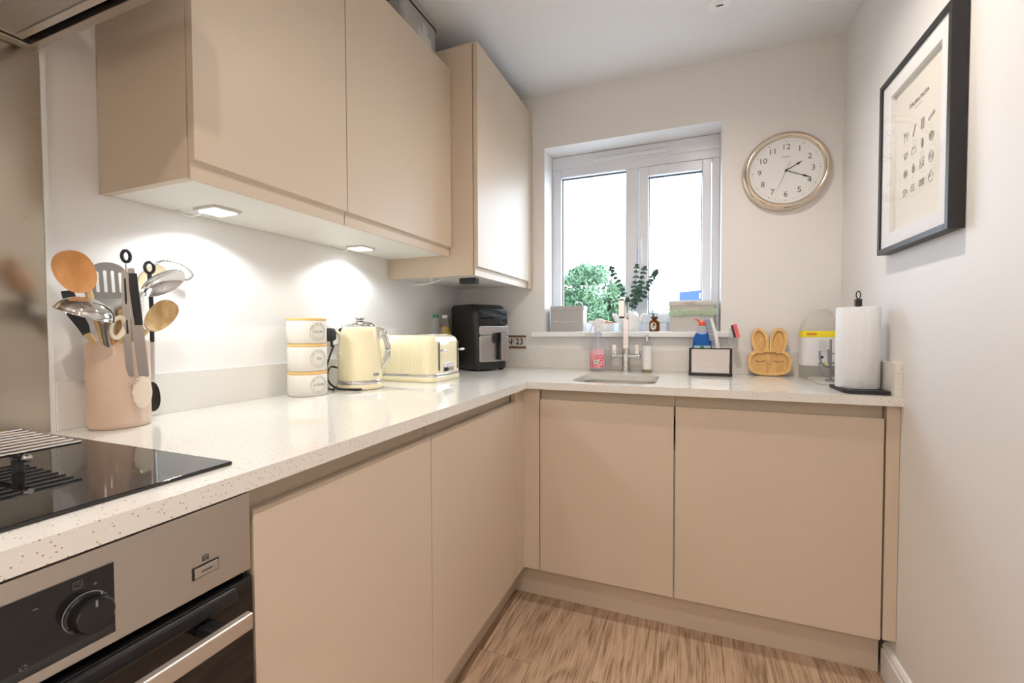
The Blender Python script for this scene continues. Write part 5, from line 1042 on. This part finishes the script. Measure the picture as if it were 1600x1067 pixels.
# ================================================================== BAMBOO PLATE
t = thing('bamboo_plate', 'bunny-shaped bamboo plate with a sleeping face leaning on the back wall', 'plate', (1.539, -0.05, ZT))
BXc = 1.541; tilt = math.radians(11)
BM = Matrix.Translation((BXc, -0.056, ZT+0.0008)) @ Matrix.Rotation(-tilt, 4, 'X')
def body_poly(m_=0.0): 
    pts = []; 
    for k in range(56):
        a = 2*PI*k/56; rx, rz = 0.0835-m_, 0.0585-m_; ca, sa_ = math.cos(a), math.sin(a)
        pts.append((math.copysign(abs(ca)**(2/2.9), ca)*rx, 0.0585+math.copysign(abs(sa_)**(2/2.9), sa_)*rz))
    return pts
def ear_poly(cx, m_=0.0, lean=0.06):
    pts = []
    for k in range(40):
        a = 2*PI*k/40; rx, rz = 0.0335-m_, 0.062-m_; x, z = rx*math.cos(a), rz*math.sin(a)
        pts.append((cx+x*(1+0.10*(z/0.062))+lean*z*(1 if cx > 0 else -1), 0.148+z))
    return pts
import mathutils
def plate_outline():
    # union by polar scan around a few centres: build outline by angular sweep of max radius from plate centre
    polys = [body_poly(), ear_poly(-0.0355), ear_poly(0.0355)]; c = Vector((0, 0.098)); out = []
    for k in range(240):
        a = -PI/2+2*PI*k/240; d = Vector((math.cos(a), math.sin(a))); best = 0
        for P in polys:
            for i in range(len(P)):
                p, q = Vector(P[i]), Vector(P[(i+1) % len(P)])
                r = mathutils.geometry.intersect_line_line_2d(c, c+d*0.4, p, q)
                if r: best = max(best, (r-c).length)
        out.append(tuple(c+d*best))
    return out
outl = plate_outline()
def plate_mesh(outline, holes, y0, y1):
    sl = slab_with_holes(outline, holes, 0, 1); sl.v = [BM @ Vector((v_.x, y0+(y1-y0)*(1-v_.z), v_.y)) for v_ in sl.v]; return sl
hs_ = [body_poly(0.013), ear_poly(-0.0355, 0.0115), ear_poly(0.0355, 0.0115)]
plate_mesh(outl, [[(x, z-0.0005) for x, z in h_] for h_ in hs_], -0.0095, 0.0).obj('rim', BAMBOO, t, smooth=30, bevel=0.0015)
plate_mesh([(x*0.985, 0.098+(z-0.098)*0.985) for x, z in outl], [], 0.0002, 0.0050).obj('base', BAMBOOD, t, smooth=30)
s = S(); INKB = mat('burnt_brown', (0.16, 0.06, 0.02), .6)
for sg in (-1, 1):
    pts = [BM @ Vector((sg*0.035+0.018*math.cos(a), -0.0012, 0.069+0.007*math.sin(a))) for a in [PI*k/8+PI for k in range(9)]]
    s.tube(pts, 0.0007, 5)
    for k in range(5):
        a = PI*(0.15+0.175*k)+PI; p = Vector((sg*0.035+0.018*math.cos(a), -0.0012, 0.069+0.007*math.sin(a))); s.tube([BM @ p, BM @ (p+Vector((0.003*math.cos(a), 0, -0.0055)))], 0.0006, 5)
s.tube([BM @ Vector(p) for p in ((-.005, -.0012, .053), (0, -.0012, .050), (.005, -.0012, .053))], 0.0008, 5)
s.obj('face', INKB, t, smooth=0)

# ================================================================== LAUNDRY JUG, RACK, TRAY, KITCHEN ROLL
JX, JY = 1.716, -0.085
t = thing('plastic_jug', 'large translucent plastic jug with a yellow-banded label in the back right corner', 'jug', (JX, JY, ZT))
S().loft([[(JX+x*k, JY+y*k, ZT+z) for x, y in rrect(-.068, .068, -.056, .056, .038, 6)] for z, k in ((0.0005, .94), (0.006, 1.0), (0.20, 1.0), (0.225, .93), (0.250, .72), (0.272, .40), (0.279, .30))]).obj('body', MILKP, t, smooth=45)
S().loft([[(JX+x*k, JY+y*k, ZT+z) for x, y in rrect(-.0685, .0685, -.0565, .0565, .0385, 6)] for z, k in ((0.055, 1.0), (0.1705, 1.0))], False, False).obj('label', mat('pale_label', (0.76, 0.77, 0.80), .4), t, smooth=45)
S().loft([[(JX+x*k, JY+y*k, ZT+z) for x, y in rrect(-.0690, .0690, -.0570, .0570, .0388, 6)] for z, k in ((0.1710, 1.0), (0.1960, 1.0))], False, False).obj('yellow_band', YEL, t, smooth=45)
s = S(); s.box(JX-.058, JX-.022, JY-.0579, JY-.0574, ZT+.181, ZT+.1875); s.obj('orange_wording', mat('orange_print', (0.80, 0.20, 0.03), .5), t, smooth=0)
s = S(); s.box(JX-.018, JX+.040, JY-.0574, JY-.0569, ZT+.060, ZT+.162); s.obj('text_panel', mat('panel_cream', (0.78, 0.78, 0.76), .5), t, smooth=0)
s = S()
for k in range(12): s.box(JX-.015, JX+.012+.008*((k*5) % 3), JY-.0579, JY-.0575, ZT+.157-k*.0050, ZT+.1585-k*.0050)
s.obj('small_print', mat('print_grey', (.42, .42, .44), .6), t, smooth=0)
S().lathe([(0.0065, 0), (0.0065, .0005)], (JX-.004, JY-.0575, ZT+.0905), 20, (0, -1, 0)).obj('blue_symbol', mat('navy_print', (0.01, 0.02, 0.20), .5), t)
S().box(JX-.001, JX+.013, JY-.0580, JY-.0575, ZT+.061, ZT+.068).obj('green_symbol', mat('lime_print', (0.55, 0.70, 0.05), .5), t, smooth=0)
S().tube(smoothpts([(JX-.030, JY, ZT+.236), (JX-.012, JY, ZT+.265), (JX+.004, JY, ZT+.285), (JX+.030, JY, ZT+.275), (JX+.044, JY, ZT+.24)], 5), 0.009, 10).obj('handle', MILKP, t)
t = thing('bottle_rack', 'grey plastic rack with curved prongs half hidden behind the kitchen roll', 'drying rack', (1.715, -0.235, ZT))
RY = -0.235
S().tube([(1.7195, RY, ZT+.0105), (1.7195, RY, ZT+.165)], 0.0042, 10).obj('post', GREYRACK, t)
S().tube([(1.7400, RY, ZT+.0105), (1.7400, RY, ZT+.165)], 0.0042, 10).obj('post', GREYRACK, t)
for z in (.040, .075, .110): S().tube([(1.7195, RY, ZT+z), (1.7400, RY, ZT+z)], 0.0028, 8).obj('rung', GREYRACK, t)
for z0, h1 in ((0.048, .060), (0.012, .052)):
    S().tube(smoothpts([(1.7195, RY-.005, ZT+z0+.010), (1.700, RY-.010, ZT+z0+.014), (1.688, RY-.014, ZT+z0+.024), (1.681, RY-.017, ZT+z0+.042), (1.6795, RY-.018, ZT+z0+h1+.012)], 4), 0.0038, 8).obj('prong', GREYRACK, t)
S().tube(smoothpts([(1.7195, RY-.012, ZT+.060), (1.712, RY-.022, ZT+.066), (1.706, RY-.03, ZT+.085), (1.704, RY-.033, ZT+.128)], 4), 0.0042, 8).obj('prong', GREYRACK, t)
t = thing('drip_tray', 'low translucent drip tray under the grey rack behind the kitchen roll', 'tray', (1.715, -0.26, ZT))
S().rbox(1.660, 1.786, -0.360, -0.160, ZT+.0004, ZT+.0030, .030).obj('tray_floor', MILKP, t, smooth=40)
o = S().loft([[(x, y, ZT+z) for x, y in rrect(1.660-e_, 1.786+e_, -0.360-e_, -0.160+e_, .030, 6)] for z, e_ in ((.0031, 0), (.0110, .004))], False, False).obj('rim', MILKP, t, smooth=40); m_ = o.modifiers.new('s', 'SOLIDIFY'); m_.thickness = .0015
S().box(1.705, 1.752, RY-.012, RY+.012, ZT+.0032, ZT+.0104).obj('rack_socket', GREYRACK, t, smooth=0)
RX_, RY_ = 1.7290, -0.4960
t = thing('kitchen_roll_holder', 'matt black kitchen roll holder with a flat base and a loop on top', 'kitchen roll holder', (RX_, RY_, ZT))
s = S(); s.prism([(1.6720, -0.560), (1.6850, -0.588), (1.7885, -0.588), (1.7885, -0.420), (1.6720, -0.420)], 'z', ZT+.0004, ZT+.0125); s.obj('base', BLACKM, t, smooth=0, bevel=.001)
S().tube([(RX_, RY_, ZT+.012), (RX_, RY_, ZT+.298)], .005, 12).obj('rod', BLACKM, t)
S().rbox(RX_-.0085, RX_+.0085, RY_-.0085, RY_+.0085, ZT+.278, ZT+.302, .001).obj('finial_block', BLACKM, t, smooth=0)
S().tube([(RX_+.0065*math.cos(a)*.9, RY_, ZT+.3155+.0125*math.sin(a)) for a in [2*PI*k/28 for k in range(28)]], .0018, 8, closed=True).obj('finial_loop', BLACKM, t)
rl = bpy.data.objects.new('kitchen_roll', None); 
t = thing('kitchen_roll', 'tall white quilted kitchen roll standing on the black holder', 'kitchen roll', (RX_, RY_, ZT+.0130), rz=0.9)
S().lathe([(0.020, 0.0), (0.0575, 0.0), (0.0595, 0.003), (0.0597, 0.13), (0.0594, 0.259), (0.0570, 0.262), (0.020, 0.262)], (0, 0, 0), 96, cap0=False, cap1=False).obj('paper', TOWEL, t, smooth=50)
S().lathe([(0.0175, 0.0), (0.0198, 0.0), (0.0198, 0.2615), (0.0175, 0.2615)], (0, 0, 0), 40, cap0=False, cap1=False).obj('cardboard_core', mat('cardboard', (0.45, 0.32, 0.2), .8), t, smooth=50)
bpy.data.objects.remove(rl)

# ================================================================== OUTSIDE
GR = vary(mat('grey_paving', (0.1, 0.2, 0.05), .9), (0.22, 0.21, 0.20), (0.30, 0.29, 0.27), 0.8)  # ground coloured paving grey, chosen for its neutral bounce light indoors
gz = -2.4
struct(S().box(-40, 40, 0.9, 70, gz-0.1, gz).obj('ground', GR, smooth=0))
def tree(x, y, z, rx, rz, lb, n_=3000, seed=1, base=gz):
    rnd = random.Random(seed); t = thing('tree', lb, 'tree', (x, y, base), 'trees outside the window')
    trk = S().tube([(x, y, base), (x+.05, y, z-rz*.3), (x, y, z+rz*.3)], [.16, .12, .04], 10)
    for k in range(9):
        a = rnd.random()*2*PI; L = rx*rnd.uniform(.5, .85); trk.tube([(x, y, z-rz*.4+rz*.07*k), (x+L*math.cos(a), y+L*math.sin(a), z+rz*rnd.uniform(-.1, .6))], [.05, .012], 6)
    trk.obj('trunk', SOIL, t)
    cl = []
    while len(cl) < 90:
        q = Vector((rnd.uniform(-1, 1), rnd.uniform(-1, 1), rnd.uniform(-1, 1)))
        if q.length < .95: cl.append(q)
    s = S()
    for k in range(n_):
        c = cl[rnd.randrange(len(cl))]; d = Vector((rnd.gauss(0, 1), rnd.gauss(0, 1), rnd.gauss(0, 1))).normalized()*(.24*rnd.random()**.33); p = c+d
        if p.length > 1.05: p = p.normalized()*1.05*rnd.uniform(.9, 1)
        p = Vector((x+p.x*rx, y+p.y*rx, z+p.z*rz)); u = Vector((rnd.gauss(0, 1), rnd.gauss(0, 1), rnd.gauss(0, 1))).normalized(); v_ = u.orthogonal().normalized(); L = rnd.uniform(.06, .105)
        s.add([p-u*L, p+v_*L*.5, p+u*L, p-v_*L*.5+u.cross(v_)*L*.2], [(0, 1, 2), (0, 2, 3)])
    o = s.obj('foliage', LEAFT, t, smooth=0); return t
LEAFT = vary(mat('tree_leaves', (0.10, 0.25, 0.10), .55), (0.030, 0.085, 0.040), (0.085, 0.155, 0.065), 3.0)
b_ = LEAFT.node_tree.nodes['Principled BSDF']; b_.inputs['Transmission Weight'].default_value = 0.0
tree(-2.05, 14.0, 1.75, 1.75, 1.75, 'large bushy green tree seen through the left window pane', 15000, 4)
tree(-6.0, 20.0, 3.1, 1.3, 1.7, 'green tree just showing at the left edge of the left pane', 5000, 9)
tree(0.1, 17.5, 0.9, 1.5, 1.05, 'low green tree seen below the reeds through the right pane', 6000, 6)
t = thing('site_board', 'bright blue board with white marks outside, above the pale grey box', 'sign board', (1.5, 6.0, gz))
s = S(); s.prism([(0, 0), (1.2, 0), (1.2, 0.34), (0, 0.34)], 'y', 0, .04); MB_ = Matrix.Translation((1.04, 6.35, 1.44)) @ Matrix.Rotation(math.radians(-38), 4, 'Z') @ Matrix.Rotation(0, 4, 'X'); s.xf(MB_); s.obj('panel', BLUE, t, smooth=0)
s = S()
for x, z, w_, h_ in ((.22, .045, .05, .03), (.29, .05, .05, .05), (.36, .045, .03, .035), (.42, .2, .03, .09), (.50, .23, .06, .05), (.60, .06, .05, .05), (.70, .10, .04, .12), (.56, .16, .04, .03)): s.box(x, x+w_, -.006, -.001, z, z+h_)
s.xf(MB_); s.obj('white_marks', WHITEP, t, smooth=0)
for u in (.12, 1.05): S().box(u-.03, u+.03, .042, .10, -3.84, .30).xf(MB_).obj('post', SOIL, t, smooth=0)
